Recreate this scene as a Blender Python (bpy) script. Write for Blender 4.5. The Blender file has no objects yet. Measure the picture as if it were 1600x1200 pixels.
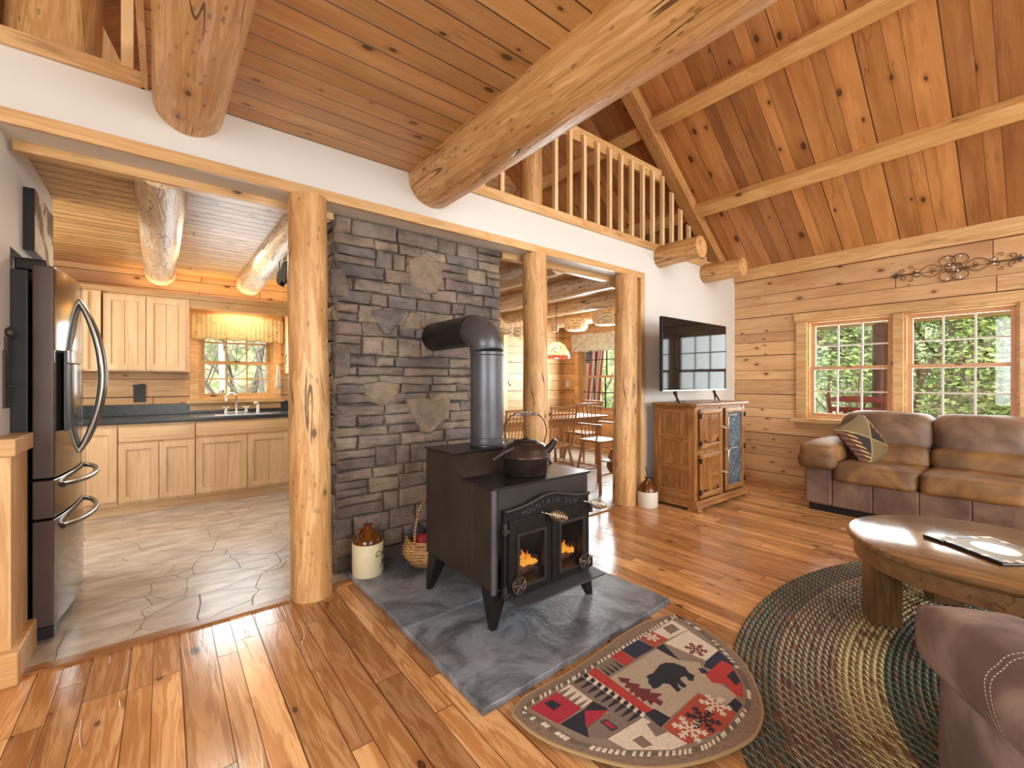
import bpy, bmesh, math, random
from mathutils import Vector, Matrix, noise
PI = math.pi
random.seed(7)
S = bpy.context.scene
COL = S.collection
# ---------------------------------------------------------------- camera
EYE = 1.27
CF = math.sqrt((1658 - 800) * (800 - 256)); CA = math.atan2(1658 - 800, CF)
FW = (math.cos(CA), math.sin(CA)); RT = (math.sin(CA), -math.cos(CA))
cd = bpy.data.cameras.new('camera'); cam = bpy.data.objects.new('camera', cd); COL.objects.link(cam)
cd.sensor_width = 36; cd.lens = CF / 1600 * 36; cd.shift_y = -4 / 1600; cd.clip_start = .05; cd.clip_end = 300
cam.location = (0, 0, EYE); cam.rotation_euler = (PI / 2, 0, CA - PI / 2)
S.camera = cam

def at(x, y, **k):
    "world point seen at photo pixel (x, y) on the plane X=, Y= or z="
    dx = (x - 800) / CF; dz = (596 - y) / CF
    d = (FW[0] + dx * RT[0], FW[1] + dx * RT[1], dz)
    if 'z' in k: t = (k['z'] - EYE) / d[2]
    elif 'Y' in k: t = k['Y'] / d[1]
    else: t = k['X'] / d[0]
    return Vector((d[0] * t, d[1] * t, EYE + d[2] * t))
# ---------------------------------------------------------------- world and light
W = bpy.data.worlds.new('sky'); S.world = W; W.use_nodes = True
wn = W.node_tree; bg = wn.nodes['Background']
sk = wn.nodes.new('ShaderNodeTexSky'); sk.sky_type = 'NISHITA'; sk.sun_disc = False
sk.sun_elevation = math.radians(38); sk.sun_rotation = math.radians(200); sk.air_density = 1.0; sk.dust_density = 3.0
mxw = wn.nodes.new('ShaderNodeMixRGB'); mxw.inputs[0].default_value = .55; mxw.inputs[2].default_value = (3.2, 3.5, 3.8, 1)
wn.links.new(sk.outputs[0], mxw.inputs[1]); wn.links.new(mxw.outputs[0], bg.inputs[0])
bg.inputs[1].default_value = .78
def area(name, loc, size, energy, rot, color=(1, 1, 1), spread=180):
    l = bpy.data.lights.new(name, 'AREA'); l.shape = 'RECTANGLE'; l.size, l.size_y = size; l.energy = energy
    l.color = color; l.spread = math.radians(spread)
    o = bpy.data.objects.new(name, l); COL.objects.link(o); o.location = loc; o.rotation_euler = rot; return o
DAY = (.87, .965, 1.0)
# daylight panels: seen windows, unseen ones assumed behind and at left, plus added fills
area('front_window_daylight', (2.2, -3.85, 1.7), (4.6, 2.0), 160, (PI / 2, 0, 0), DAY)
area('gable_window_daylight', (2.2, -3.85, 3.9), (3.6, 1.8), 135, (PI / 2 - .15, 0, 0), DAY)
area('left_window_daylight', (-1.88, -.6, 1.7), (3.0, 1.9), 75, (PI / 2, 0, -PI / 2), DAY)
area('right_wall_fill', (6.0, -1.6, 1.42), (1.6, 1.1), 18, (PI / 2, 0, PI / 2), (.92, 1, .97))  # added fill for the table glare; the wall has no window here
area('right_window_daylight', (6.44, 1.08, 1.42), (2.0, 1.25), 54, (PI / 2, 0, PI / 2), (.95, 1, 1))
area('kitchen_left_fill', (-1.75, 4.6, 1.6), (1.3, 1.1), 32, (PI / 2, 0, -PI / 2), (1, .96, .9))  # added kitchen fill in front of a solid, windowless wall
area('dining_window_daylight', (6.05, 4.9, 1.45), (1.4, 1.1), 74, (PI / 2, 0, PI / 2), DAY)
area('sink_window_daylight', (.69, 6.0, 1.5), (.75, .7), 12, (-PI / 2, 0, 0), DAY)
area('loft_window_daylight', (3.0, 5.9, 4.2), (2.0, 1.0), 60, (-PI / 2, 0, 0), DAY)
S.view_settings.view_transform = 'Standard'; S.view_settings.look = 'None'; S.view_settings.gamma = 1
S.view_settings.exposure = .53; S.view_settings.use_curve_mapping = False
S.cycles.max_bounces = 8; S.cycles.diffuse_bounces = 5; S.cycles.glossy_bounces = 4; S.cycles.transmission_bounces = 6
S.cycles.transparent_max_bounces = 16; S.cycles.caustics_reflective = False; S.cycles.caustics_refractive = False
S.cycles.sample_clamp_indirect = 6
# ---------------------------------------------------------------- node helpers
class N:
    def __init__(s, name, rough=.5, metal=0, spec=.5):
        s.m = bpy.data.materials.new(name); s.m.use_nodes = True; s.t = s.m.node_tree
        s.b = s.t.nodes['Principled BSDF']; s.b.inputs['Roughness'].default_value = rough
        s.b.inputs['Metallic'].default_value = metal; s.b.inputs['Specular IOR Level'].default_value = spec
        s.tc = None
    def set(s, n, key, v):
        if isinstance(v, bpy.types.NodeSocket): s.t.links.new(v, n.inputs[key])
        else:
            if isinstance(v, tuple) and len(v) == 3 and n.inputs[key].type == 'RGBA': v = v + (1,)
            n.inputs[key].default_value = v
    def M(s, op, a, b=0.0, c=None):
        n = s.t.nodes.new('ShaderNodeMath'); n.operation = op; s.set(n, 0, a); s.set(n, 1, b)
        if c is not None: s.set(n, 2, c)
        return n.outputs[0]
    def xyz(s, kind='Object'):
        if not s.tc: s.tc = s.t.nodes.new('ShaderNodeTexCoord')
        n = s.t.nodes.new('ShaderNodeSeparateXYZ'); s.t.links.new(s.tc.outputs[kind], n.inputs[0]); return n.outputs
    def vec(s, a, b, c=0.0):
        n = s.t.nodes.new('ShaderNodeCombineXYZ')
        for i, v in enumerate((a, b, c)): s.set(n, i, v)
        return n.outputs[0]
    def noise(s, v, scale=1.0, detail=3.0, rough=.5, dist=0.0):
        n = s.t.nodes.new('ShaderNodeTexNoise')
        if v is not None: s.t.links.new(v, n.inputs['Vector'])
        n.inputs['Scale'].default_value = scale; n.inputs['Detail'].default_value = detail
        n.inputs['Roughness'].default_value = rough; n.inputs['Distortion'].default_value = dist; return n.outputs[0]
    def white(s, v, out='Value'):
        n = s.t.nodes.new('ShaderNodeTexWhiteNoise'); s.t.links.new(v, n.inputs['Vector']); return n.outputs[out]
    def vor(s, v, scale=1.0, feature='F1', rnd=1.0, out='Distance', dim='3D'):
        n = s.t.nodes.new('ShaderNodeTexVoronoi'); n.feature = feature; n.voronoi_dimensions = dim
        if v is not None: s.t.links.new(v, n.inputs['Vector'])
        n.inputs['Scale'].default_value = scale; n.inputs['Randomness'].default_value = rnd; return n.outputs[out]
    def ramp(s, f, a, b, c0=0.0, c1=1.0):
        n = s.t.nodes.new('ShaderNodeMapRange'); s.set(n, 0, f); n.interpolation_type = 'SMOOTHSTEP'
        for i, v in enumerate((a, b, c0, c1)): n.inputs[i + 1].default_value = v
        return n.outputs[0]
    def mix(s, f, a, b, mode='MIX'):
        n = s.t.nodes.new('ShaderNodeMixRGB'); n.blend_type = mode; s.set(n, 0, f); s.set(n, 1, a); s.set(n, 2, b); return n.outputs[0]
    def bump(s, h, dist=.01, strength=1.0, nrm=None):
        n = s.t.nodes.new('ShaderNodeBump'); s.set(n, 'Height', h); n.inputs['Distance'].default_value = dist
        n.inputs['Strength'].default_value = strength
        if nrm is not None: s.t.links.new(nrm, n.inputs['Normal'])
        return n.outputs[0]
    def out(s, col=None, rough=None, nrm=None, alpha=None):
        if col is not None: s.set(s.b, 'Base Color', col)
        if rough is not None: s.set(s.b, 'Roughness', rough)
        if nrm is not None: s.set(s.b, 'Normal', nrm)
        if alpha is not None: s.set(s.b, 'Alpha', alpha)
        return s.m
def rgb(h, g=1.0):
    f = lambda c: (c / 12.92 if c <= .04045 else ((c + .055) / 1.055) ** 2.4) * g
    return tuple(f(int(h[i:i + 2], 16) / 255) for i in (0, 2, 4))
def plain(name, h, rough=.5, metal=0, spec=.5, var=0.0, scale=12, bump=0.0):
    n = N(name, rough, metal, spec); c = rgb(h)
    o = n.xyz(); v = n.vec(o[0], o[1], o[2]); nz = n.noise(v, scale, 4, .6)
    col = n.mix(n.ramp(nz, .3, .7), tuple(x * (1 - var) for x in c), tuple(min(1, x * (1 + var)) for x in c))
    return n.out(col, nrm=n.bump(nz, bump) if bump else None)
def wood(name, light, mid, dark, along='x', plank=None, rough=.45, knots=1.0, tone=.22, bump=.0012, across=None, grain=1.0, gapc=.12, fleck=0.0, spec=.5, coat=0.0, crack=0.0, contrast=1.0, rings=.2):
    """plank = (width, length, gap); along / across = axis letters of the object's own coordinates"""
    n = N(name, rough, 0, spec); o = n.xyz(); ax = {'x': 0, 'y': 1, 'z': 2}
    if across is None: across = {'x': 'y', 'y': 'x', 'z': 'x'}[along]
    oth = [c for c in 'xyz' if c not in (along, across)][0]
    a, b, c = o[ax[along]], o[ax[across]], o[ax[oth]]
    gap = None; rnd = None
    if plank:
        w, L, g = plank[:3]; wob = plank[3] if len(plank) > 3 else 0
        u = n.M('DIVIDE', b, w); u = n.M('ADD', u, 200.3)
        if wob: u = n.M('ADD', u, n.M('MULTIPLY', n.M('SINE', n.M('MULTIPLY', u, 2.17)), wob))
        row = n.M('FLOOR', u); fu = n.M('FRACT', u)
        r1 = n.white(n.vec(row, 3.3)); v = n.M('ADD', n.M('DIVIDE', a, L), n.M('ADD', n.M('MULTIPLY', r1, 7.7), 50))
        idx = n.M('FLOOR', v); fv = n.M('FRACT', v)
        e1 = n.M('MULTIPLY', n.M('MINIMUM', fu, n.M('SUBTRACT', 1.0, fu)), w)
        e2 = n.M('MULTIPLY', n.M('MINIMUM', fv, n.M('SUBTRACT', 1.0, fv)), L)
        e = n.M('MINIMUM', e1, e2); gap = n.ramp(e, g * .35, g)
        rnd = n.white(n.vec(row, idx, 1.7)); rc = n.white(n.vec(idx, row, 5.1))
        off = n.M('MULTIPLY', rnd, 37.0); a2 = n.M('ADD', a, off); b2 = n.M('ADD', b, n.M('MULTIPLY', rc, 11.0))
    else: a2, b2 = a, b
    gv = n.vec(n.M('MULTIPLY', a2, .9), n.M('MULTIPLY', b2, 9.0), n.M('MULTIPLY', c, 9.0))
    g1 = n.noise(gv, 1.3 * grain, 4, .55, .6)
    fine = n.noise(n.vec(n.M('MULTIPLY', a2, 5.0), n.M('MULTIPLY', b2, 130.0), n.M('MULTIPLY', c, 130.0)), 1.0, 2, .5)
    ring = n.M('SINE', n.M('MULTIPLY', g1, 42.0)); ring = n.ramp(ring, -1, 1)
    f = n.M('ADD', n.M('MULTIPLY', g1, .75), n.M('MULTIPLY', ring, rings)); f = n.M('ADD', f, n.M('MULTIPLY', fine, .18))
    col = n.mix(n.ramp(f, .5 - .25 / contrast, .55 + .22 / contrast), light, mid)
    big = n.noise(n.vec(n.M('MULTIPLY', a2, .8), n.M('MULTIPLY', b2, 2.5), c), 1.6, 2)
    col = n.mix(n.M('MULTIPLY', n.ramp(big, .45, .8), .45), col, dark)
    if rnd is not None:
        col = n.mix(1.0, col, n.mix(rnd, (1 - tone, 1 - tone * 1.15, 1 - tone * 1.3), (1 + tone * .5, 1 + tone * .5, 1 + tone * .45)), 'MULTIPLY')
    if knots:
        kv = n.vec(n.M('MULTIPLY', a2, 2.0), n.M('MULTIPLY', b2, 3.8), n.M('MULTIPLY', c, 3.8))
        ks = .8 * max(1, knots); dm = '2D' if plank else '3D'; kn = n.vor(kv, ks, dim=dm); kr = n.white(n.vor(kv, ks, out='Color', dim=dm)); q = 1.0 if plank else 1.6
        wob_ = n.M('MULTIPLY', n.noise(kv, 6.0, 2), .06); kn = n.M('SUBTRACT', n.M('ADD', kn, wob_), .03)
        rs = n.M('ADD', n.M('MULTIPLY', n.M('POWER', kr, 3.0), 1.1), .45); kn = n.M('DIVIDE', kn, rs)
        halo = n.M('MULTIPLY', n.ramp(kn, .20 * q, .05 * q), n.ramp(kr, .35, .45)); core = n.M('MULTIPLY', n.ramp(kn, .075 * q, .045 * q), n.ramp(kr, .35, .45)); rim = n.M('MULTIPLY', n.ramp(kn, .035 * q, .02 * q), n.ramp(kr, .35, .45))
        col = n.mix(n.M('MULTIPLY', halo, .4), col, dark); col = n.mix(n.M('MULTIPLY', core, .85), col, tuple(x * .16 for x in dark)); col = n.mix(n.M('MULTIPLY', rim, .7), col, tuple(x * .5 for x in dark))
    if fleck:
        fv2 = n.vec(n.M('MULTIPLY', a2, 16.0), n.M('MULTIPLY', b2, 38.0), n.M('MULTIPLY', c, 38.0))
        fk = n.vor(fv2, 1.0); fr = n.white(n.vor(fv2, 1.0, out='Color'))
        col = n.mix(n.M('MULTIPLY', n.M('MULTIPLY', n.ramp(n.M('DIVIDE', fk, n.M('ADD', fr, .25)), .30, .17), n.ramp(fr, .6, .66)), fleck), col, tuple(x * .25 for x in dark))
    if crack:
        cv = n.noise(n.vec(n.M('MULTIPLY', a2, .55), n.M('MULTIPLY', b2, 7.0), n.M('MULTIPLY', c, 7.0)), 1.0, 2, .5)
        cm = n.M('MULTIPLY', n.ramp(n.M('ABSOLUTE', n.M('SUBTRACT', cv, .5)), .0085, .003), n.ramp(n.noise(n.vec(a2, b2, c), 1.4, 2), .5, .56))
        col = n.mix(n.M('MULTIPLY', cm, .85 * crack), col, tuple(x * .2 for x in dark))
        st = n.noise(n.vec(n.M('MULTIPLY', a2, 2.2), n.M('MULTIPLY', b2, 22.0), n.M('MULTIPLY', c, 22.0)), 1.0, 4, .65, .8)
        col = n.mix(n.M('MULTIPLY', n.ramp(st, .52, .74), .5 * crack), col, dark); col = n.mix(n.M('MULTIPLY', n.ramp(st, .47, .3), .45 * crack), col, tuple(min(1, x * 1.25) for x in light))
        f = n.M('ADD', f, n.M('MULTIPLY', st, .6)); f = n.M('SUBTRACT', f, n.M('MULTIPLY', cm, 1.2))
    h = n.M('MULTIPLY', f, .35)
    if gap is not None:
        col = n.mix(gap, tuple(x * gapc for x in dark), col); h = n.M('ADD', h, n.M('MULTIPLY', gap, 1.6))
    if coat:
        n.b.inputs['Coat Weight'].default_value = coat; n.b.inputs['Coat Roughness'].default_value = .12
    return n.out(col, nrm=n.bump(h, bump))
# ---------------------------------------------------------------- materials
M = {}
FL = (rgb('e2b27c'), rgb('bd854e'), rgb('85542c'))
M['floor'] = wood('hickory_floor', *FL, along='y', plank=(.104, 1.25, .0022, .17), rough=.17, tone=.42, knots=1.5, bump=.0016, gapc=.4, spec=.55, crack=.45, contrast=1.5)
PI_ = (rgb('e0b888'), rgb('cfa06c'), rgb('a06c40'))
M['wallx'] = wood('knotty_pine_wall_across_y', *PI_, along='y', across='z', plank=(.165, 2.9, .004, .2), rough=.42, tone=.22, knots=1.9, bump=.003, gapc=.2, crack=.3, contrast=1.1, rings=.1)
M['wally'] = wood('knotty_pine_wall_across_x', *PI_, along='x', across='z', plank=(.165, 2.4, .004, .2), rough=.42, tone=.22, knots=1.9, bump=.003, gapc=.2, crack=.3, contrast=1.1, rings=.1)
M['bridge'] = wood('pine_ceiling_boards', rgb('dbb078'), rgb('c39159'), rgb('8e5f34'), along='x', across='y', plank=(.118, 30.0, .004), rough=.35, tone=.2, knots=1.8, bump=.004, gapc=.25, crack=.25, contrast=1.0, rings=.08)
M['kceil'] = wood('kitchen_ceiling_boards', rgb('d2aa74'), rgb('bb8d54'), rgb('835730'), along='x', across='y', plank=(.105, 30.0, .006), rough=.4, tone=.22, knots=1.8, bump=.006, gapc=.22, fleck=.6, crack=.7, contrast=1.3)
M['roof'] = wood('cedar_toned_roof_boards', rgb('d29a60'), rgb('b2773f'), rgb('824d28'), along='x', across='y', plank=(.16, 40.0, .003, .25), rough=.45, tone=.4, knots=1.15, bump=.003, gapc=.45, crack=.3, contrast=1.0, rings=.05)
LG = (rgb('dcb07a'), rgb('c39258'), rgb('93632f'))
M['log'] = wood('peeled_log', *LG, along='z', across='x', rough=.4, knots=2.0, bump=.012, fleck=.5, grain=1.1, crack=1.0, contrast=1.4)
M['logk'] = wood('speckled_log', rgb('dccab0'), rgb('c9a67c'), rgb('835a38'), along='z', across='x', rough=.42, knots=1.6, bump=.012, fleck=1.0, grain=.9, crack=1.0, contrast=1.2)
M['post'] = wood('log_post_wood', rgb('dbb17a'), rgb('c08f57'), rgb('8d5f33'), along='z', across='x', rough=.42, knots=2.2, bump=.010, fleck=.4, grain=.9, crack=1.0, contrast=1.4)
for ax in 'xyz':
    M['pine' + ax] = wood('pine_board_along_' + ax, rgb('dfb884'), rgb('c99d66'), rgb('966c40'), along=ax, rough=.4, knots=1.3, grain=.9, crack=.35, contrast=1.3)
    M['pale' + ax] = wood('pale_pine_along_' + ax, rgb('efd4a6'), rgb('e0bd88'), rgb('bd9058'), along=ax, rough=.45, knots=.0, grain=.8)
    M['hick' + ax] = wood('hickory_cabinet_along_' + ax, rgb('ebcda2'), rgb('d9b183'), rgb('a87a4c'), along=ax, rough=.35, knots=0, grain=.9, crack=.3, contrast=1.0, rings=.08)
    M['oak' + ax] = wood('stained_oak_along_' + ax, rgb('ab7a46'), rgb('83542b'), rgb('533016'), along=ax, rough=.3, knots=0, grain=1.3, crack=.6, contrast=1.3)
    M['red' + ax] = wood('dining_wood_along_' + ax, rgb('bb8a55'), rgb('9c683a'), rgb('694022'), along=ax, rough=.35, knots=0)
M['rafter'] = wood('rafter_wood', rgb('d2a269'), rgb('b9854c'), rgb('87562c'), along='x', across='y', rough=.42, knots=1.9, crack=.6, contrast=1.3)
M['purlin'] = wood('purlin_wood', rgb('e2b87c'), rgb('d1a062'), rgb('a8743e'), along='y', across='z', rough=.42, knots=2.4, crack=.4, contrast=1.2)
M['table'] = wood('coffee_table_wood', rgb('93714e'), rgb('75532f'), rgb('4a3018'), along='y', across='x', plank=(.13, 3.0, .002), rough=.17, knots=0, tone=.15, gapc=.4, crack=.6, coat=.6)
M['tablea'] = wood('coffee_table_apron_wood', rgb('8f6c45'), rgb('6e4d2c'), rgb('432b16'), along='x', across='z', rough=.3, knots=0, crack=.5, coat=.3, rings=.03)
M['tabled'] = wood('coffee_table_leg_wood', rgb('7d5d38'), rgb('5e4022'), rgb('3a2512'), along='z', rough=.35, knots=.0)
M['white'] = plain('white_painted_drywall', 'd9d6cf', .6, var=.015, scale=2)
M['winw'] = plain('window_sash_wood', 'c79a70', .4, var=.06)
M['muntin'] = plain('pale_muntin', 'cfc6ba', .4)
M['iron'] = plain('cast_iron_stove', '332e2b', .42, .35, var=.25, scale=6, bump=.0006)
M['irond'] = plain('dark_cast_iron', '2a2624', .35, .5, var=.2, scale=20)
M['pipe'] = plain('blued_steel_pipe', '55565a', .38, .5, var=.18, scale=5)
M['black'] = plain('black_plastic', '17171a', .3)
M['chrome'] = plain('polished_steel', 'c9ccd0', .16, 1)
M['brass'] = plain('nickel_spring', 'b9a88c', .28, .9)
M['fridge'] = plain('dark_fridge_side', '1f1d1e', .35, .1, var=.1, scale=2)
M['fdoor'] = plain('black_stainless_edge', '4b3f3b', .34, .35, var=.12, scale=3)
M['fgloss'] = plain('black_stainless_front', '8b8680', .13, .9)
M['handle'] = plain('brushed_steel_handle', '9b9a92', .25, .9)
M['counter'] = plain('dark_slate_counter', '3b3f43', .25, var=.25, scale=60)
M['leather'] = None
n = N('slate_hearth', .38); o = n.xyz(); v = n.vec(o[0], o[1], o[2]); a = n.noise(v, 3.0, 10, .62, 1.2); b = n.noise(v, 18, 5, .6)
c = n.mix(n.ramp(a, .35, .68), rgb('4a4e52'), rgb('9198a0')); c = n.mix(n.M('MULTIPLY', n.ramp(n.noise(v, 1.7, 3), .5, .75), .5), c, rgb('6d6458'))
c = n.mix(n.M('MULTIPLY', n.ramp(b, .55, .75), .35), c, rgb('9aa0a4')); fl_ = n.noise(n.vec(n.M('MULTIPLY', o[0], 1.0), n.M('MULTIPLY', o[1], 2.2), 4.0), 2.4, 6, .6, .4); st_ = n.M('SNAP', fl_, .06); c = n.mix(n.M('MULTIPLY', n.ramp(n.M('ABSOLUTE', n.M('SUBTRACT', n.M('SUBTRACT', fl_, st_), .03)), .026, .03), .4), c, rgb('a4abb0')); M['slate'] = n.out(c, nrm=n.bump(n.M('ADD', n.M('MULTIPLY', st_, 3.0), n.M('ADD', a, n.M('MULTIPLY', b, .6))), .008))
n = N('stamped_stone_tile', .3); o = n.xyz(); w1 = n.noise(n.vec(o[0], o[1]), 2.2, 2)
v = n.vec(n.M('ADD', o[0], n.M('MULTIPLY', w1, .2)), n.M('ADD', o[1], n.M('MULTIPLY', n.noise(n.vec(o[1], o[0]), 2.6, 2), .2)))
e = n.vor(v, 3.6, 'DISTANCE_TO_EDGE'); gc = n.noise(n.vec(o[0], n.M('MULTIPLY', o[1], 2.5)), 4, 6, .6); gm = n.ramp(e, .001, .009)
c = n.mix(n.ramp(gc, .35, .7), rgb('a79c92'), rgb('cfc8be')); c = n.mix(n.M('MULTIPLY', n.ramp(n.noise(v, 1.3, 3), .45, .7), .3), c, rgb('b79f7c'))
c = n.mix(gm, n.mix(.4, c, rgb('94897d')), c); M['tile'] = n.out(c, nrm=n.bump(n.M('ADD', gm, n.M('MULTIPLY', gc, .9)), .006))
n = N('stacked_fieldstone', .62); at_ = n.t.nodes.new('ShaderNodeVertexColor'); at_.layer_name = 'Col'
o = n.xyz(); v = n.vec(o[0], o[1], o[2]); a = n.noise(v, 7, 6, .65); b = n.noise(n.vec(o[0], o[1], n.M('MULTIPLY', o[2], 5)), 12, 4)
c = n.mix(n.ramp(a, .3, .7), (.62, .62, .62), (1.4, 1.36, 1.32)); c = n.mix(1.0, at_.outputs[0], c, 'MULTIPLY')
c = n.mix(n.M('MULTIPLY', n.ramp(n.noise(v, 3.1, 4), .56, .72), .35), c, rgb('8b7350')); M['stone'] = n.out(c, nrm=n.bump(n.M('ADD', a, n.M('MULTIPLY', b, .5)), .022))
def leather(name, lo, hi, rough=.5):
    n = N(name, rough); o = n.xyz(); v = n.vec(o[0], o[1], o[2]); a = n.noise(v, 3.5, 4, .55, .4); b = n.noise(v, 90, 3)
    c = n.mix(n.ramp(a, .36, .66), rgb(lo), rgb(hi)); return n.out(c, nrm=n.bump(n.M('ADD', n.M('MULTIPLY', a, .6), n.M('MULTIPLY', b, .08)), .008))
M['sofa'] = leather('tan_suede_cushion', '62452a', '91683a', .62)
M['sofad'] = leather('brown_leather_body', '553f34', '7a5f4e', .5)
M['sofab'] = leather('taupe_leather_back', '5f4938', '856750', .58)
M['suede'] = leather('mauve_brown_suede', '665349', '9a8375', .8)
M['glassb'] = plain('smoked_glass', '0c0d0e', .05, 0, .22)
g = N('window_glass', 0.0); g.t.nodes.remove(g.b); tr = g.t.nodes.new('ShaderNodeBsdfTransparent'); gl = g.t.nodes.new('ShaderNodeBsdfGlossy'); gl.inputs['Roughness'].default_value = .02
mx = g.t.nodes.new('ShaderNodeMixShader'); mx.inputs[0].default_value = .05; ou = [q for q in g.t.nodes if q.type == 'OUTPUT_MATERIAL'][0]
g.t.links.new(tr.outputs[0], mx.inputs[1]); g.t.links.new(gl.outputs[0], mx.inputs[2]); g.t.links.new(mx.outputs[0], ou.inputs[0]); M['glass'] = g.m
def lace(name, h):
    n = N(name, .8); t = n.t; o = n.xyz(); v = n.vec(o[0], o[1], o[2]); p = n.vor(v, 42, 'DISTANCE_TO_EDGE'); q = n.ramp(n.noise(v, 11, 2), .46, .56)
    al = n.M('MAXIMUM', n.ramp(p, .2, .05), q); al = n.M('ADD', n.M('MULTIPLY', al, .5), .42); t.nodes.remove(n.b)
    d = t.nodes.new('ShaderNodeBsdfDiffuse'); d.inputs[0].default_value = rgb(h) + (1,); l = t.nodes.new('ShaderNodeBsdfTranslucent'); l.inputs[0].default_value = rgb(h) + (1,)
    m1 = t.nodes.new('ShaderNodeMixShader'); m1.inputs[0].default_value = .5; t.links.new(d.outputs[0], m1.inputs[1]); t.links.new(l.outputs[0], m1.inputs[2])
    tr = t.nodes.new('ShaderNodeBsdfTransparent'); m2 = t.nodes.new('ShaderNodeMixShader'); t.links.new(al, m2.inputs[0]); t.links.new(tr.outputs[0], m2.inputs[1]); t.links.new(m1.outputs[0], m2.inputs[2])
    t.links.new(m2.outputs[0], [z for z in t.nodes if z.type == 'OUTPUT_MATERIAL'][0].inputs[0]); return n.m
M['lacew'] = lace('white_lace', 'f4f3f0'); M['lacey'] = lace('cream_lace', 'ead9ae')
def emit(name, h, s):
    n = N(name, .5); n.b.inputs['Emission Color'].default_value = rgb(h) + (1,); n.b.inputs['Emission Strength'].default_value = s; return n.out(rgb(h))
M['flame'] = None
n = N('flames', .6); o = n.xyz(); fz = n.ramp(o[2], -.04, .06); c = n.mix(fz, rgb('ffa030'), rgb('c02c04')); n.set(n.b, 'Emission Color', c); n.b.inputs['Emission Strength'].default_value = 1.1; M['flame'] = n.out((.1, .03, .01))
M['bulb'] = emit('warm_bulb', 'ffdf9a', 14)
def weave(name, lo, hi, su=60, sv=60, rough=.7):
    n = N(name, rough); o = n.xyz(); w = n.M('MULTIPLY', n.M('SINE', n.M('MULTIPLY', n.M('ADD', o[0], o[1]), su)), n.M('SINE', n.M('MULTIPLY', o[2], sv)))
    nz = n.noise(n.vec(o[0], o[1], o[2]), 25, 3); f = n.M('ADD', n.M('MULTIPLY', w, .35), nz)
    return n.out(n.mix(n.ramp(f, .2, .85), rgb(lo), rgb(hi)), nrm=n.bump(w, .004))
M['wick'] = weave('woven_wicker', '8a5f32', 'd0a468', 110, 320); M['wickp'] = weave('pale_basket_splint', 'd0ab78', 'fbe6bd', 90, 120)
M['jug'] = plain('cream_stoneware', 'd9cfa8', .18, var=.04); M['jugw'] = plain('white_stoneware', 'ddd8cb', .2); M['glaze'] = plain('brown_glaze', '5f3210', .08, var=.35, scale=20)
M['ink'] = plain('dark_ink', '3a3330', .5)
M['cloth1'] = plain('blue_check_cloth', '37424f', .8, var=.4, scale=60); M['cloth2'] = plain('red_cloth', 'a02a2c', .8, var=.2, scale=30)
M['towel'] = plain('cream_towel', 'e6d9c4', .85, var=.05); M['porc'] = plain('white_porcelain', 'f0eee8', .12)
M['grass'] = plain('leaf_litter_ground', '6f7a4a', .9, var=.35, scale=3); M['bark'] = plain('grey_bark', '9a9084', .9, var=.25, scale=20); M['barkd'] = plain('dark_bark', '6a5c4e', .9, var=.25, scale=20)
M['porch'] = plain('porch_fascia', 'c8c09a', .6, var=.1); M['rocker'] = plain('red_rocker_paint', '5a1718', .4, var=.1)
def leafm(name, lo, hi):
    n = N(name, .6); o = n.xyz(); a = n.noise(n.vec(o[0], o[1], o[2]), 3.0, 3); n.b.inputs['Transmission Weight'].default_value = 0
    c = n.mix(n.ramp(a, .3, .7), rgb(lo), rgb(hi)); return n.out(c)
M['leafa'] = leafm('spring_leaves', '8fae4e', 'c6d884'); M['leafb'] = leafm('evergreen_leaves', '6b8f40', 'aac86a'); M['leafc'] = leafm('pale_buds', '8d8a6a', 'b9b28c')
n = N('wooded_hillside', .9); o = n.xyz(); v = n.vec(o[0], n.M('MULTIPLY', o[1], 2.5), o[2]); a = n.noise(v, 1.2, 8, .7); b = n.noise(n.vec(o[0], n.M('MULTIPLY', o[1], 8.0), n.M('MULTIPLY', o[2], .6)), 1.0, 4)
c = n.mix(n.ramp(a, .38, .62), rgb('5c6b3e'), rgb('b4bd8c')); c = n.mix(n.M('MULTIPLY', n.ramp(b, .55, .62), .75), c, rgb('6c6355')); M['hill'] = n.out(c)
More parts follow.
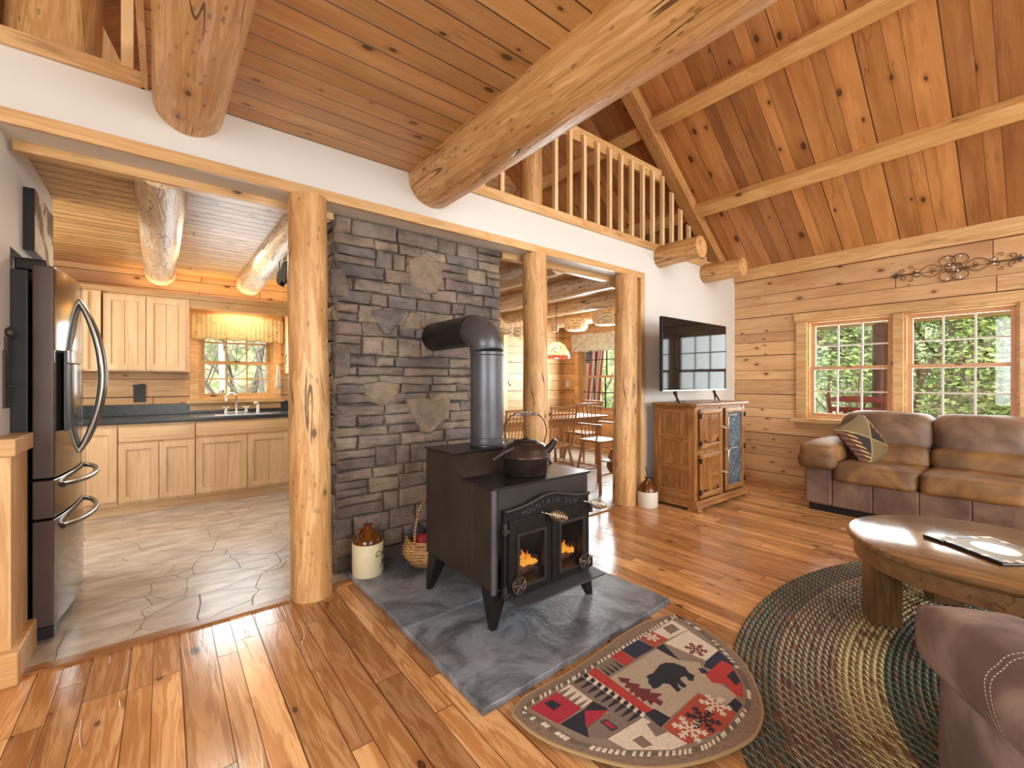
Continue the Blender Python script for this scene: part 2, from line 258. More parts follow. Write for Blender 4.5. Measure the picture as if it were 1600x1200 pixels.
# ---------------------------------------------------------------- mesh helpers
class B:
    def __init__(s): s.v = []; s.f = []; s.mi = []; s.cur = 0
    def add(s, vs, fs):
        k = len(s.v); s.v += [tuple(v) for v in vs]; s.f += [tuple(i + k for i in f) for f in fs]; s.mi += [s.cur] * len(fs); return s
    def box(s, x0, x1, y0, y1, z0, z1, m=None):
        vs = [(x, y, z) for x in (x0, x1) for y in (y0, y1) for z in (z0, z1)]
        if m is not None: vs = [m @ Vector(v) for v in vs]
        return s.add(vs, [(0, 1, 3, 2), (4, 6, 7, 5), (0, 4, 5, 1), (2, 3, 7, 6), (0, 2, 6, 4), (1, 5, 7, 3)])
    def tube(s, pts, rad, seg=10, caps=True, closed=False):
        pts = [Vector(p) for p in pts]; n = len(pts); R = rad if isinstance(rad, (list, tuple)) else [rad] * n
        k = len(s.v); prev = None
        for i, p in enumerate(pts):
            a = pts[(i - 1) % n] if (i or closed) else p; b = pts[(i + 1) % n] if (i < n - 1 or closed) else p
            t = (b - a).normalized()
            if prev is None: u = t.orthogonal().normalized()
            else:
                u = prev - t * prev.dot(t); u = u.normalized() if u.length > 1e-6 else t.orthogonal().normalized()
            prev = u; w = t.cross(u)
            s.v += [tuple(p + (u * math.cos(2 * PI * j / seg) + w * math.sin(2 * PI * j / seg)) * R[i]) for j in range(seg)]
        m = n if closed else n - 1; nf = 0
        for i in range(m):
            for j in range(seg):
                q = (i + 1) % n; s.f.append((k + i * seg + j, k + i * seg + (j + 1) % seg, k + q * seg + (j + 1) % seg, k + q * seg + j)); nf += 1
        if caps and not closed:
            s.f.append(tuple(k + j for j in reversed(range(seg)))); s.f.append(tuple(k + (n - 1) * seg + j for j in range(seg))); nf += 2
        s.mi += [s.cur] * nf; return s
    def cyl(s, a, b, r, r2=None, seg=16): return s.tube([a, b], [r, r if r2 is None else r2], seg)
    def lathe(s, prof, c=(0, 0, 0), seg=28, sx=1, sy=1):
        k = len(s.v); n = len(prof)
        for r, z in prof: s.v += [(c[0] + r * sx * math.cos(2 * PI * j / seg), c[1] + r * sy * math.sin(2 * PI * j / seg), c[2] + z) for j in range(seg)]
        for i in range(n - 1):
            for j in range(seg): s.f.append((k + i * seg + j, k + i * seg + (j + 1) % seg, k + (i + 1) * seg + (j + 1) % seg, k + (i + 1) * seg + j))
        s.mi += [s.cur] * ((n - 1) * seg)
        for i, rv in ((0, True), (n - 1, False)):
            if prof[i][0] > 1e-4:
                f = [k + i * seg + j for j in range(seg)]; s.f.append(tuple(reversed(f) if rv else f)); s.mi.append(s.cur)
        return s
    def prism(s, poly, axis, a, b):
        "poly = 2D points in the two other axes (x,y order), extruded along axis from a to b"
        def P3(p, h): return {'x': (h, p[0], p[1]), 'y': (p[0], h, p[1]), 'z': (p[0], p[1], h)}[axis]
        n = len(poly); return s.add([P3(p, a) for p in poly] + [P3(p, b) for p in poly],
            [tuple(range(n))[::-1], tuple(range(n, 2 * n))] + [(i, (i + 1) % n, n + (i + 1) % n, n + i) for i in range(n)])
    def build(s, name, mat, parent=None, smooth=False, bevel=0, seg=2, sub=0, loc=None, solid=0):
        me = bpy.data.meshes.new(name); me.from_pydata(s.v, [], s.f)
        mats = mat if isinstance(mat, (list, tuple)) else [mat]
        for m in mats: me.materials.append(m)
        for p, i in zip(me.polygons, s.mi): p.material_index = i
        bm = bmesh.new(); bm.from_mesh(me); bmesh.ops.recalc_face_normals(bm, faces=bm.faces); bm.to_mesh(me); bm.free()
        if smooth:
            for p in me.polygons: p.use_smooth = True
        o = bpy.data.objects.new(name, me); COL.objects.link(o)
        if parent: o.parent = parent
        if loc: o.location = loc
        if solid: md = o.modifiers.new('s', 'SOLIDIFY'); md.thickness = solid
        if bevel:
            md = o.modifiers.new('b', 'BEVEL'); md.width = bevel; md.segments = seg; md.limit_method = 'ANGLE'; md.angle_limit = math.radians(40)
            if seg > 1:
                for p in me.polygons: p.use_smooth = True
                w = o.modifiers.new('w', 'WEIGHTED_NORMAL'); w.keep_sharp = False
        if sub:
            md = o.modifiers.new('sub', 'SUBSURF'); md.levels = md.render_levels = sub
        if smooth and not sub and not bevel:
            me.set_sharp_from_angle(angle=math.radians(50))
        return o
def tag(o, label=None, cat=None, group=None, kind=None):
    if label: o['label'] = label
    if cat: o['category'] = cat
    if group: o['group'] = group
    if kind: o['kind'] = kind
    return o
def thing(name, label, cat, loc=(0, 0, 0), rz=0, group=None):
    o = bpy.data.objects.new(name, None); COL.objects.link(o); o.location = loc; o.rotation_euler = (0, 0, rz); o.empty_display_size = .1
    return tag(o, label, cat, group)
def struct(name, b, mat, **k):
    o = b.build(name, mat, **k); o['kind'] = 'structure'; return o
def copy_tree(o, parent=None):
    c = o.copy(); COL.objects.link(c); c.parent = parent
    for ch in [q for q in bpy.data.objects if q.parent == o]: copy_tree(ch, c)
    return c
def logm(L, r0, r1, seed=0, seg=28, rings=26, amp=.04, bend=.01):
    "a peeled log lying along local z from 0 to L"
    b = B(); k0 = []
    for i in range(rings + 1):
        t = i / rings; r = r0 + (r1 - r0) * t; cx = bend * math.sin(t * 3.1 + seed); cy = bend * math.cos(t * 2.3 + seed * 2)
        for j in range(seg):
            a = 2 * PI * j / seg; q = noise.noise(Vector((math.cos(a) * 1.3, math.sin(a) * 1.3, t * L * 1.6 + seed * 7))); q2 = noise.noise(Vector((math.cos(a) * 4, math.sin(a) * 4, t * L * 7 + seed)))
            rr = r * (1 + amp * q + amp * .35 * q2); b.v.append((cx + rr * math.cos(a), cy + rr * math.sin(a), t * L))
    for i in range(rings):
        for j in range(seg): b.f.append((i * seg + j, i * seg + (j + 1) % seg, (i + 1) * seg + (j + 1) % seg, (i + 1) * seg + j))
    b.f += [tuple(reversed(range(seg))), tuple(rings * seg + j for j in range(seg))]; b.mi = [0] * len(b.f); return b
def log(name, p0, p1, r0, r1, mat, label, cat, seed=0, group=None, **k):
    p0, p1 = Vector(p0), Vector(p1); d = p1 - p0; b = logm(d.length, r0, r1, seed, **k)
    o = b.build(name, mat, smooth=True); o.location = p0; o.rotation_euler = d.to_track_quat('Z', 'Y').to_euler(); return tag(o, label, cat, group)
def soft(x0, x1, y0, y1, z0, z1, puff=.03, n=8, seed=0, fold=0.0):
    "a stuffed cushion: rounded box with swollen faces"
    b = B(); c = Vector(((x0 + x1) / 2, (y0 + y1) / 2, (z0 + z1) / 2)); h = Vector(((x1 - x0) / 2, (y1 - y0) / 2, (z1 - z0) / 2)); idx = {}
    def vid(i, j, k):
        if (i, j, k) in idx: return idx[(i, j, k)]
        u = [2 * q / n - 1 for q in (i, j, k)]; p = Vector([u[q] * h[q] for q in range(3)])
        e = 1 - sum(1 for q in u if abs(q) > .99) * 0
        rr = min(h) * .55; q = Vector([max(-(h[m] - rr), min(h[m] - rr, p[m])) for m in range(3)]); d = p - q
        if d.length > 1e-6: p = q + d.normalized() * rr * min(1, d.length / rr if d.length < rr else 1)
        s = [(1 - u[1] ** 2) * (1 - u[2] ** 2), (1 - u[0] ** 2) * (1 - u[2] ** 2), (1 - u[0] ** 2) * (1 - u[1] ** 2)]
        for m in range(3):
            if abs(u[m]) > .99: p[m] += math.copysign(puff * s[m], u[m])
        w = noise.noise(p * 5 + Vector((seed, seed, 0))) * fold; p += p.normalized() * w if p.length else Vector()
        idx[(i, j, k)] = len(b.v); b.v.append(tuple(c + p)); return idx[(i, j, k)]
    for i in range(n):
        for j in range(n):
            for k in (0, n):
                b.f.append((vid(i, j, k), vid(i + 1, j, k), vid(i + 1, j + 1, k), vid(i, j + 1, k)))
                b.f.append((vid(i, k, j), vid(i + 1, k, j), vid(i + 1, k, j + 1), vid(i, k, j + 1)))
                b.f.append((vid(k, i, j), vid(k, i + 1, j), vid(k, i + 1, j + 1), vid(k, i, j + 1)))
    b.mi = [0] * len(b.f); return b
def text_mesh(name, s, size, mat, parent, m, depth=.002, align='CENTER', shear=0):
    cu = bpy.data.curves.new(name, 'FONT'); cu.body = s; cu.size = size; cu.extrude = depth; cu.align_x = align; cu.shear = shear; cu.resolution_u = 3
    t = bpy.data.objects.new(name + '_c', cu); COL.objects.link(t); dg = bpy.context.evaluated_depsgraph_get()
    me = bpy.data.meshes.new_from_object(t.evaluated_get(dg)); bpy.data.objects.remove(t); me.name = name
    me.materials.clear(); me.materials.append(mat); o = bpy.data.objects.new(name, me); COL.objects.link(o); o.parent = parent; o.matrix_local = m; return o
# ================================================================ THE SETTING
XR = 6.15; YP = 2.8; YB = 6.1
def wall_holes(axis, p0, p1, a0, a1, z0, z1, holes, b=None):
    b = b or B(); As = sorted({a0, a1} | {h[0] for h in holes} | {h[1] for h in holes}); Zs = sorted({z0, z1} | {h[2] for h in holes} | {h[3] for h in holes})
    for i in range(len(As) - 1):
        for j in range(len(Zs) - 1):
            ca, cz = (As[i] + As[i + 1]) / 2, (Zs[j] + Zs[j + 1]) / 2
            if any(h[0] < ca < h[1] and h[2] < cz < h[3] for h in holes): continue
            if axis == 'x': b.box(p0, p1, As[i], As[i + 1], Zs[j], Zs[j + 1])
            else: b.box(As[i], As[i + 1], p0, p1, Zs[j], Zs[j + 1])
    return b
struct('floor', B().box(-2, XR, -4, YP + .01, -.06, 0), M['floor'])
struct('floor_kitchen', B().box(-1.9, XR, YP + .01, YB, -.06, .004), M['tile'])
struct('trim_1', B().box(-.5, .95, YP - .03, YP + .03, 0, .012).box(2.24, 3.95, YP - .03, YP + .03, 0, .012), M['oakx'])
W1 = (1.125, 1.93, .83, 2.0); W2 = (.235, 1.04, .83, 2.0); W4 = (4.78, 5.68, .74, 2.02)
struct('wall_right', wall_holes('x', XR, XR + .2, -4, YB + .2, 0, 2.76, [W1, W2, W4]), M['wallx'])
W3 = (.31, 1.06, 1.07, 2.0)
struct('wall_back', wall_holes('y', YB, YB + .2, -1.9, XR, 0, 2.46, [W3]), M['wally'])
struct('wall_left', wall_holes('x', -2.2, -2, -4, YP, 0, 2.7, [(-2.0, .8, .9, 2.4)]), M['wallx'])
struct('wall_left_kitchen', B().box(-2.1, -1.9, YP, YB + .2, 0, 2.46), M['wallx'])
gab = wall_holes('y', -4.2, -4, -2, XR, 0, 2.7, [(.2, 2.0, .8, 2.3), (2.6, 4.4, .8, 2.3)])
gab.prism([(-2, 2.7), (XR, 2.76), (2.15, 5.84)], 'y', -4.2, -4)
struct('wall_front', gab, M['wally'])
# partition between living room and kitchen: white drywall with one wide opening
p = B().box(-2, -.56, YP, 3.0, 0, 2.71).box(-.56, 4.0, YP, 3.0, 2.37, 2.71).box(4.0, XR, YP, 3.0, 0, 2.71)
struct('wall_partition', p, M['white'])
struct('wall_alcove', B().box(-.66, -.56, 3.0, 4.04, 1.9, 2.45).box(-.66, -.56, 3.0, 3.045, 0, 1.9).box(-1.9, -.66, 2.99, 3.02, 0, 2.45), M['white'])
struct('trim_2', B().box(-2, 4.03, YP - .025, YP + .0, 2.366, 2.43), M['pinex'], bevel=.004)
struct('trim_10', B().box(3.96, 4.03, YP - .024, 3.02, 0, 2.365), M['pinez'], bevel=.004)
struct('trim_3', B().box(-.54, .87, 2.965, 3.03, 2.325, 2.385).box(2.26, 3.96, 2.965, 3.03, 2.325, 2.385), M['pinex'], bevel=.004)
wn_ = B().box(-.6, -.505, YP - .04, 3.045, 0, .96); struct('trim_4', wn_, M['pinez'])
struct('trim_5', B().box(-.62, -.485, YP - .07, 3.05, .955, 1.03), M['pinex'], bevel=.006)
struct('baseboard_left', B().box(-.62, -.475, YP - .09, 3.06, 0, .14), M['pinex'], bevel=.008)
struct('baseboard_partition', B().box(4.03, XR, YP - .02, YP, 0, .11), M['pinex'], bevel=.004)
struct('baseboard_right', B().box(XR - .02, XR, -4, YP, 0, .05), M['piney'])
# ceilings and roof
struct('ceiling', B().box(-.06, 1.5, -4, YP, 2.712, 2.77), M['bridge'])
struct('trim_6', B().box(-.085, -.06, -4, YP, 2.70, 2.9), M['piney'])
struct('ceiling_kitchen', B().box(-1.9, XR, 3.0, YB, 2.452, 2.70), M['kceil'])
RX, RZ, SL = 2.15, 5.84, .77
SA = math.atan(SL)
def roof(name, x_end, side):
    L = abs(x_end - RX) / math.cos(SA); o = struct(name, B().box(0, L, -4.2, 5.4, 0, .15), M['roof']); o.location = (RX, 0, RZ); o.rotation_euler = (0, SA, 0) if side > 0 else (0, PI - SA, 0)
    if side < 0: o.scale = (1, 1, -1)
roof('ceiling_slope_right', XR + .22, 1); roof('ceiling_slope_left', -2.4, -1)
gw = wall_holes('y', 5.2, 5.4, -1.9, XR, 2.7, 2.76, []); gw = wall_holes('y', 5.2, 5.4, 3.3, 4.12, 2.76, 4.1, [(3.32, 4.1, 3.62, 4.08)], gw)
gw.prism([(-1.9, 2.76), (3.3, 2.76), (3.3, RZ - (3.3 - RX) * SL), (RX, RZ), (-1.9, RZ - (RX + 1.9) * SL)], 'y', 5.2, 5.4)
gw.prism([(4.12, 2.76), (XR, 2.76), (4.12, RZ - (4.12 - RX) * SL)], 'y', 5.2, 5.4)
gw.prism([(3.3, 4.1), (4.12, 4.1), (4.12, RZ - (4.12 - RX) * SL), (3.3, RZ - (3.3 - RX) * SL)], 'y', 5.2, 5.4)
struct('wall_loft_back', gw, M['wally'])
def slope_box(b, x_top, d, w, y0, y1, side=1):
    sx, sz = -.792 * side, .61; nx, nz = -.61 * side, -.792; zt = RZ - abs(x_top - RX) * SL
    A = (x_top, zt); Bp = (x_top + nx * d, zt + nz * d); C = (Bp[0] - sx * w, Bp[1] - sz * w); D = (C[0] - nx * (d + .01), C[1] - nz * (d + .01))
    return b.prism([A, Bp, C, D], 'y', y0, y1)
i = 0
for xt in (5.2, 4.246, 3.3, 2.45):
    for (y0, y1) in ((-4, 2.83), (2.98, 5.2)):
        o = slope_box(B(), xt, .11, .15, y0, y1).build('roof_purlin', M['purlin'], bevel=.006)
        tag(o, {5.2: 'lowest pale pine purlin', 4.246: 'middle pale pine purlin', 3.3: 'upper pine purlin', 2.45: 'pine purlin next to the ridge'}[xt] + (' along the sloped ceiling over the living room' if y0 < 0 else ' seen behind the loft balusters'), 'beam', 'purlins under the board roof'); i += 1
for xt in (0.6, -.4):
    tag(slope_box(B(), xt, .11, .15, -4, 5.2, -1).build('roof_purlin', M['purlin'], bevel=.006), 'pine purlin on the left roof slope above the stair side, ' + ('upper' if xt > 0 else 'lower'), 'beam', 'purlins under the board roof')
LR = (XR - RX) / math.cos(SA)
o = B().box(0, LR, 2.83, 2.98, -.13, 0).build('roof_rafter', M['rafter'], bevel=.005); o.location = (RX, 0, RZ); o.rotation_euler = (0, SA, 0)
tag(o, 'sloping timber rafter closing the loft opening above the white wall', 'rafter')
struct('trim_7', B().box(XR - .03, XR, -4, YP, 2.62, 2.78), M['piney'])
# loft edge trim and railing
rail = thing('loft_railing', 'pale square baluster railing along the loft edge above the white wall', 'railing', (3.0, YP, 2.71))
def rl(b, name, mat, **k):
    for q in range(len(b.v)): b.v[q] = (b.v[q][0] - 3.0, b.v[q][1] - YP, b.v[q][2] - 2.71)
    return b.build(name, mat, rail, **k)
rl(B().box(1.8, XR, YP - .02, YP + .1, 2.708, 2.79), 'bottom_rail', M['pinex'], bevel=.004)
rl(B().box(1.5, 4.42, YP + .025, YP + .062, 3.53, 3.665), 'top_rail', M['pinex'], bevel=.004)
bx = [1.93, 2.12, 2.72, 2.905, 3.095, 3.285, 3.47, 3.65, 3.83, 4.02, 4.205, 4.395, 4.585, 4.77, 4.955, 5.15, 5.335, 5.53]
for x in bx:
    zt = min(3.605, 3.47 - (x - 4.579) * .8 if x > 4.45 else 9)
    if zt < 2.85: continue
    q = .019; b = B(); y0 = YP - .018
    b.add([(x - q, y0, 2.79), (x + q, y0, 2.79), (x + q, y0 + .038, 2.79), (x - q, y0 + .038, 2.79), (x - q, y0, zt - .03), (x + q, y0, zt - .03), (x + q, y0 + .038, zt), (x - q, y0 + .038, zt)],
          [(0, 1, 2, 3), (4, 5, 6, 7), (0, 1, 5, 4), (1, 2, 6, 5), (2, 3, 7, 6), (3, 0, 4, 7)])
    rl(b, 'baluster', M['palez'])
lr = thing('loft_railing', 'loft edge board and upright at the upper left corner beside the thick log', 'railing', (-1, YP, 2.7))
b = B().box(-1.0, .93, -.02, .1, 0, .075); b.build('bottom_rail', M['pinex'], lr, bevel=.004)
B().box(.84, .885, -.01, .03, .075, 1.3).build('baluster', M['palez'], lr)
m = Matrix.Translation((.83, .25, .1)) @ Matrix.Rotation(-.42, 4, 'Y'); B().box(-.05, .05, 0, .05, -.1, 1.6, m).build('brace', M['pinez'], lr)
log('loft_post', (-.42, 3.09, 2.70), (-.42, 3.09, 3.60), .175, .165, M['post'], 'thick log post standing in the loft at the upper left corner', 'post', 3)
log('loft_post', (2.62, 3.02, 2.70), (2.62, 3.02, 5.25), .108, .105, M['post'], 'log post in the loft between the balusters, right of the long beam', 'post', 4)
log('log_post', (.70, 2.795, 0), (.675, 2.80, 2.368), .117, .105, M['post'], 'tall log post between kitchen opening and stone chimney', 'post', 1, amp=.06)
log('log_post', (2.545, 2.85, 0), (2.52, 2.85, 2.368), .118, .103, M['post'], 'log post behind the stove pipe and kettle', 'post', 2)
log('log_post', (3.76, 2.82, 0), (3.74, 2.82, 2.368), .124, .112, M['post'], 'log post at the right edge of the dining opening beside the white wall', 'post', 5)
log('log_beam', (.105, 2.86, 2.675), (.17, -4, 2.69), .148, .17, M['log'], 'shorter thick log beam at the left, its rounded end on the white wall', 'beam', 6)
log('log_beam', (1.49, 2.86, 2.70), (1.50, -4, 2.72), .185, .20, M['log'], 'long thick log beam crossing the ceiling edge above the stove', 'beam', 8)
log('log_stub', (4.34, 2.86, 2.645), (4.34, 2.31, 2.66), .118, .112, M['log'], 'log stub jutting from the white wall, the left one of two', 'log stub', 9)
log('log_stub', (5.33, 2.86, 2.62), (5.33, 2.33, 2.63), .115, .108, M['log'], 'log stub jutting from the white wall nearest the pine wall', 'log stub', 10)
log('kitchen_beam', (-.02, 2.99, 2.435), (-.02, 6.12, 2.42), .125, .13, M['logk'], 'speckled log beam over the kitchen, left one above the wall cabinets', 'beam', 11)
log('kitchen_beam', (.80, 2.99, 2.435), (.80, 6.12, 2.42), .13, .13, M['logk'], 'speckled log beam over the kitchen, right one ending above the sink window', 'beam', 12)
for x, s, t in ((2.95, 13, 'nearest the stone chimney'), (3.8, 14, 'in the middle above the table'), (4.8, 15, 'farther right above the hanging baskets'), (5.8, 16, 'farthest, beside the flag window wall')):
    log('dining_beam', (x, 2.99, 2.42), (x, 6.12, 2.42), .135, .14, M['logk'], 'log ceiling beam over the dining area, ' + t, 'beam', s, 'dining ceiling logs')
# ---------------------------------------------------------------- windows
def window(n, axis, w, plane, depth, sash, mun, meet, cols, rows, casing, inward, sill=True):
    "axis x: window in a wall at X=plane; w=(a0,a1,z0,z1); inward = direction of the room"
    a0, a1, z0, z1 = w; o = thing('window_%d' % n, None, None, (0, 0, 0)); o['kind'] = 'structure'
    def bx(b, u0, u1, v0, v1, d0, d1):
        if axis == 'x': return b.box(plane + min(d0 * inward, d1 * inward), plane + max(d0 * inward, d1 * inward), u0, u1, v0, v1)
        return b.box(u0, u1, plane + min(d0 * inward, d1 * inward), plane + max(d0 * inward, d1 * inward), v0, v1)
    b = B(); c = casing
    if c:
        bx(b, a0 - c, a0, z0 + .001, z1 - .001, 0, .025); bx(b, a1, a1 + c, z0 + .001, z1 - .001, 0, .025); bx(b, a0 - c - .01, a1 + c + .01, z1, z1 + c + .01, 0, .03)
        if sill: bx(b, a0 - c - .03, a1 + c + .03, z0 - .05, z0, 0, .07); bx(b, a0 - c, a1 + c, z0 - .13, z0 - .051, 0, .025)
        b.build('casing', M['piney' if axis == 'x' else 'pinex'], o, bevel=.003)
    g = .02
    def ring(b, u0, u1, v0, v1, w_, d0, d1):
        d0, d1 = sorted((d0 * inward, d1 * inward)); return wall_holes(axis, plane + d0, plane + d1, u0, u1, v0, v1, [(u0 + w_, u1 - w_, v0 + w_, v1 - w_)], b)
    ring(B(), a0, a1, z0, z1, g, -.16, -.001).build('window_frame', M['piney' if axis == 'x' else 'pinex'], o)
    s = .04
    for (lo, hi, d) in ((z0 + g, meet + s / 2, -.075), (meet - s / 2, z1 - g, -.11)):
        u0, u1 = a0 + g, a1 - g; sh = ring(B(), u0, u1, lo, hi, s, d, d + .03).build('sash', sash, o)
        U0, U1, L, Hh = u0 + s, u1 - s, lo + s, hi - s
        for i in range(1, cols): q = U0 + (U1 - U0) * i / cols; bx(B(), q - .008, q + .008, L, Hh, d + .007, d + .025).build('muntin', mun, sh)
        for i in range(1, rows): q = L + (Hh - L) * i / rows; bx(B(), U0, U1, q - .008, q + .008, d + .009, d + .023).build('muntin', mun, sh)
        b = B(); bx(b, U0, U1, L, Hh, d + .012, d + .016); b.build('pane', M['glass'], sh)
    bx(B(), (a0 + a1) / 2 - .03, (a0 + a1) / 2 + .03, meet + .005, meet + .025, -.08, -.045).build('sash_lock', M['winw'], o, bevel=.003)
    return o
window(1, 'x', W1, XR, .2, M['winw'], M['muntin'], 1.43, 3, 2, .0, -1, False)
window(2, 'x', W2, XR, .2, M['winw'], M['muntin'], 1.43, 3, 2, .0, -1, False)
b = B().box(XR - .03, XR, 1.93, 2.045, .826, 1.999).box(XR - .03, XR, 1.04, 1.125, .826, 1.999).box(XR - .03, XR, .12, .235, .826, 1.999).box(XR - .035, XR, .10, 2.065, 2.0, 2.105)
b.box(XR - .085, XR, .08, 2.09, .77, .825).box(XR - .03, XR, .10, 2.06, .70, .769); struct('trim_8', b, M['piney'], bevel=.004)
window(3, 'y', W3, YB, .2, M['pinex'], M['pinex'], 1.49, 3, 2, .085, -1)
window(4, 'x', W4, XR, .2, M['winw'], M['black'], 1.36, 3, 2, .1, -1)
window(5, 'y', (3.32, 4.1, 3.62, 4.08), 5.2, .2, M['winw'], M['winw'], 3.85, 2, 1, .05, -1)
# ================================================================ STONE CHIMNEY
random.seed(11)
CX0, CX1, CY = .875, 2.24, 2.965
def stone_mesh():
    b = B(); cols = []
    def stone(poly, y, depth, col, side=False, rough=.012):
        # poly = outline in (u, z); grid relaxed inside the outline, edges rounded back
        cx = sum(p[0] for p in poly) / len(poly); cz = sum(p[1] for p in poly) / len(poly); pts = []
        for i, p in enumerate(poly):
            q = poly[(i + 1) % len(poly)]; L = math.hypot(q[0] - p[0], q[1] - p[1]); n = max(1, int(L / .045))
            for k in range(n): t = k / n; pts.append((p[0] + (q[0] - p[0]) * t, p[1] + (q[1] - p[1]) * t))
        n = len(pts); sd = random.random() * 50; tilt = (random.uniform(-.06, .06), random.uniform(-.1, .1)); k0 = len(b.v)
        size = min(max(p[0] for p in poly) - min(p[0] for p in poly), max(p[1] for p in poly) - min(p[1] for p in poly))
        levels = [(1.0, .0), (1.0, .6), (None, .006, .9), (None, .014, 1.0)]
        def put(u, z, d):
            hgt = depth * d + (noise.noise(Vector((u * 9, z * 16, sd))) * rough + noise.noise(Vector((u * 30, z * 40, sd))) * rough * .4) * (1 if d > .5 else 0) + ((u - cx) * tilt[0] + (z - cz) * tilt[1]) * (1 if d > .5 else 0)
            b.v.append((u, y - hgt, z) if not side else (y - hgt, u, z)); cols.append(col)
        rings = []
        for lv in levels:
            r = []
            for (u, z) in pts:
                du, dz_ = cx - u, cz - z; L = math.hypot(du, dz_) or 1
                off = 0 if lv[0] == 1.0 else min(lv[1], L * .4)
                jit = noise.noise(Vector((u * 25, z * 25, sd))) * .004
                r.append(len(b.v)); put(u + du / L * (off + jit), z + dz_ / L * (off + jit), lv[-1])
            rings.append(r)
        for f in (.62, .32):
            r = []
            for (u, z) in pts: r.append(len(b.v)); put(cx + (u - cx) * f, cz + (z - cz) * f, 1.0 + .12 * (1 - f))
            rings.append(r)
        c = len(b.v); put(cx, cz, 1.1)
        for a_, b_ in zip(rings, rings[1:]):
            for i in range(n): b.f.append((a_[i], a_[(i + 1) % n], b_[(i + 1) % n], b_[i])); b.mi.append(0)
        for i in range(n): b.f.append((rings[-1][i], rings[-1][(i + 1) % n], c)); b.mi.append(0)
    def color(u=0, z=0):
        base = random.choice([(.19, .15, .12), (.16, .13, .108), (.215, .172, .13), (.135, .118, .108), (.23, .18, .125), (.175, .132, .108)]); k = random.uniform(.72, 1.05)
        return tuple(c * k for c in base) + (1,)
    def courses(u0, u1, side, plane):
        z = 0.0
        while z < 2.36:
            h = random.choice([.062, .075, .09, .105, .12, .135]); 
            if z + h > 2.33: h = 2.37 - z
            u = u0
            while u < u1 - .001:
                w = random.uniform(.10, .36) * (1.25 if h < .08 else .95)
                if u1 - (u + w) < .08: w = u1 - u
                g = .002
                if h > .1 and random.random() < .25 and w > .12:
                    hh = h * random.uniform(.4, .6)
                    for (za, zb) in ((z, z + hh), (z + hh, z + h)): stone([(u + g, za + g), (u + w - g, za + g), (u + w - g, zb - g), (u + g, zb - g)], plane, random.uniform(.026, .038), color(), side)
                else:
                    j = lambda: random.uniform(-.007, .007)
                    stone([(u + g + j(), z + g + j()), (u + w - g + j(), z + g + j()), (u + w - g + j(), min(2.366, z + h - g + j())), (u + g + j(), min(2.366, z + h - g + j()))], plane, random.uniform(.026, .042), color(), side)
                u += w
            z += h
    courses(CX0, CX1, False, CY + .03); courses(CY - .0, 3.95, True, CX0 + .02)
    # the large irregular stones set among the courses
    for px in [[(640, 405), (668, 390), (690, 412), (697, 432), (684, 458), (660, 460), (640, 442)],
               [(577, 481), (640, 484), (610, 524), (600, 522)], [(642, 486), (664, 492), (660, 516), (625, 515)],
               [(568, 600), (600, 594), (627, 600), (624, 630), (596, 636), (572, 625)],
               [(634, 622), (706, 622), (704, 652), (672, 678), (658, 676)], [(520, 540), (548, 538), (549, 585), (522, 592)], [(516, 418), (536, 416), (548, 440), (547, 466), (516, 462)]]:
        pl = [(at(x, y, Y=CY - .03).x, at(x, y, Y=CY - .03).z) for x, y in px][::-1]
        stone(pl, CY + .03, .050, color(), False, .016)
    b.cur = 0; return b, cols
b, cols = stone_mesh()
nst = len(b.v)
b.box(CX0 + .02, CX1 - .01, CY + .02, 3.95, 0, 2.368); cols += [(.07, .064, .06, 1)] * (len(b.v) - nst)
ch = b.build('stone_chimney', M['stone'], smooth=True)
ca = ch.data.color_attributes.new('Col', 'FLOAT_COLOR', 'POINT')
for i, c in enumerate(cols): ca.data[i].color = c
tag(ch, 'dark stacked fieldstone chimney behind the wood stove', 'chimney')
# hearth: two slate slabs
def slab(poly, label, seed):
    b = B(); random.seed(seed); pts = []
    for i, p in enumerate(poly):
        q = poly[(i + 1) % len(poly)]; n = max(2, int(math.dist(p, q) / .05))
        for k in range(n): t = k / n; pts.append((p[0] + (q[0] - p[0]) * t + random.uniform(-.004, .004), p[1] + (q[1] - p[1]) * t + random.uniform(-.004, .004)))
    b.prism(pts, 'z', .0, .03); return tag(b.build('hearth_slab', M['slate'], bevel=.004, seg=1), label, 'hearth stone')
slab([(.945, 1.36), (2.26, 1.385), (2.25, 2.06), (.945, 2.045)], 'bluish grey slate hearth slab in front, under the stove doors', 3)
slab([(.945, 2.052), (2.25, 2.067), (2.25, 2.93), (.93, 2.93)], 'darker slate hearth slab against the stone chimney', 4)
# ================================================================ WOOD STOVE
SX, SY = 1.59, 2.07
M['dial'] = plain('worn_iron_dial', '6a6055', .3, .8, var=.3, scale=60)
st = thing('wood_stove', 'black cast iron two door wood stove with fire burning on the slate hearth', 'wood stove', (SX, SY, .03))
x0, x1, yf = -.335, .345, -.35; ZB = .20; ZT = .708
yc = yf + .19
b = B(); b.prism([(yc, ZB), (.35, ZB), (.35, .83), (.06, .83), (-.07, ZT), (yc, ZT)], 'x', x0, x1)
b.box(x0, x0 + .03, yf, yc, ZB, ZT); b.box(x1 - .03, x1, yf, yc, ZB, ZT); b.box(x0 + .03, x1 - .03, yf, yc, .5, ZT); b.box(x0 + .03, x1 - .03, yf, yc, ZB, .215)
b.build('body', M['iron'], st, bevel=.006, seg=3)
b = B().box(x0 - .008, x1 + .012, yf - .015, -.06, ZT, ZT + .012); b.build('cooking_top', M['irond'], st, bevel=.004)
b = B().box(x0 - .006, x1 + .006,   .05, .356, .83, .84); b.build('rear_top', M['irond'], st, bevel=.003)
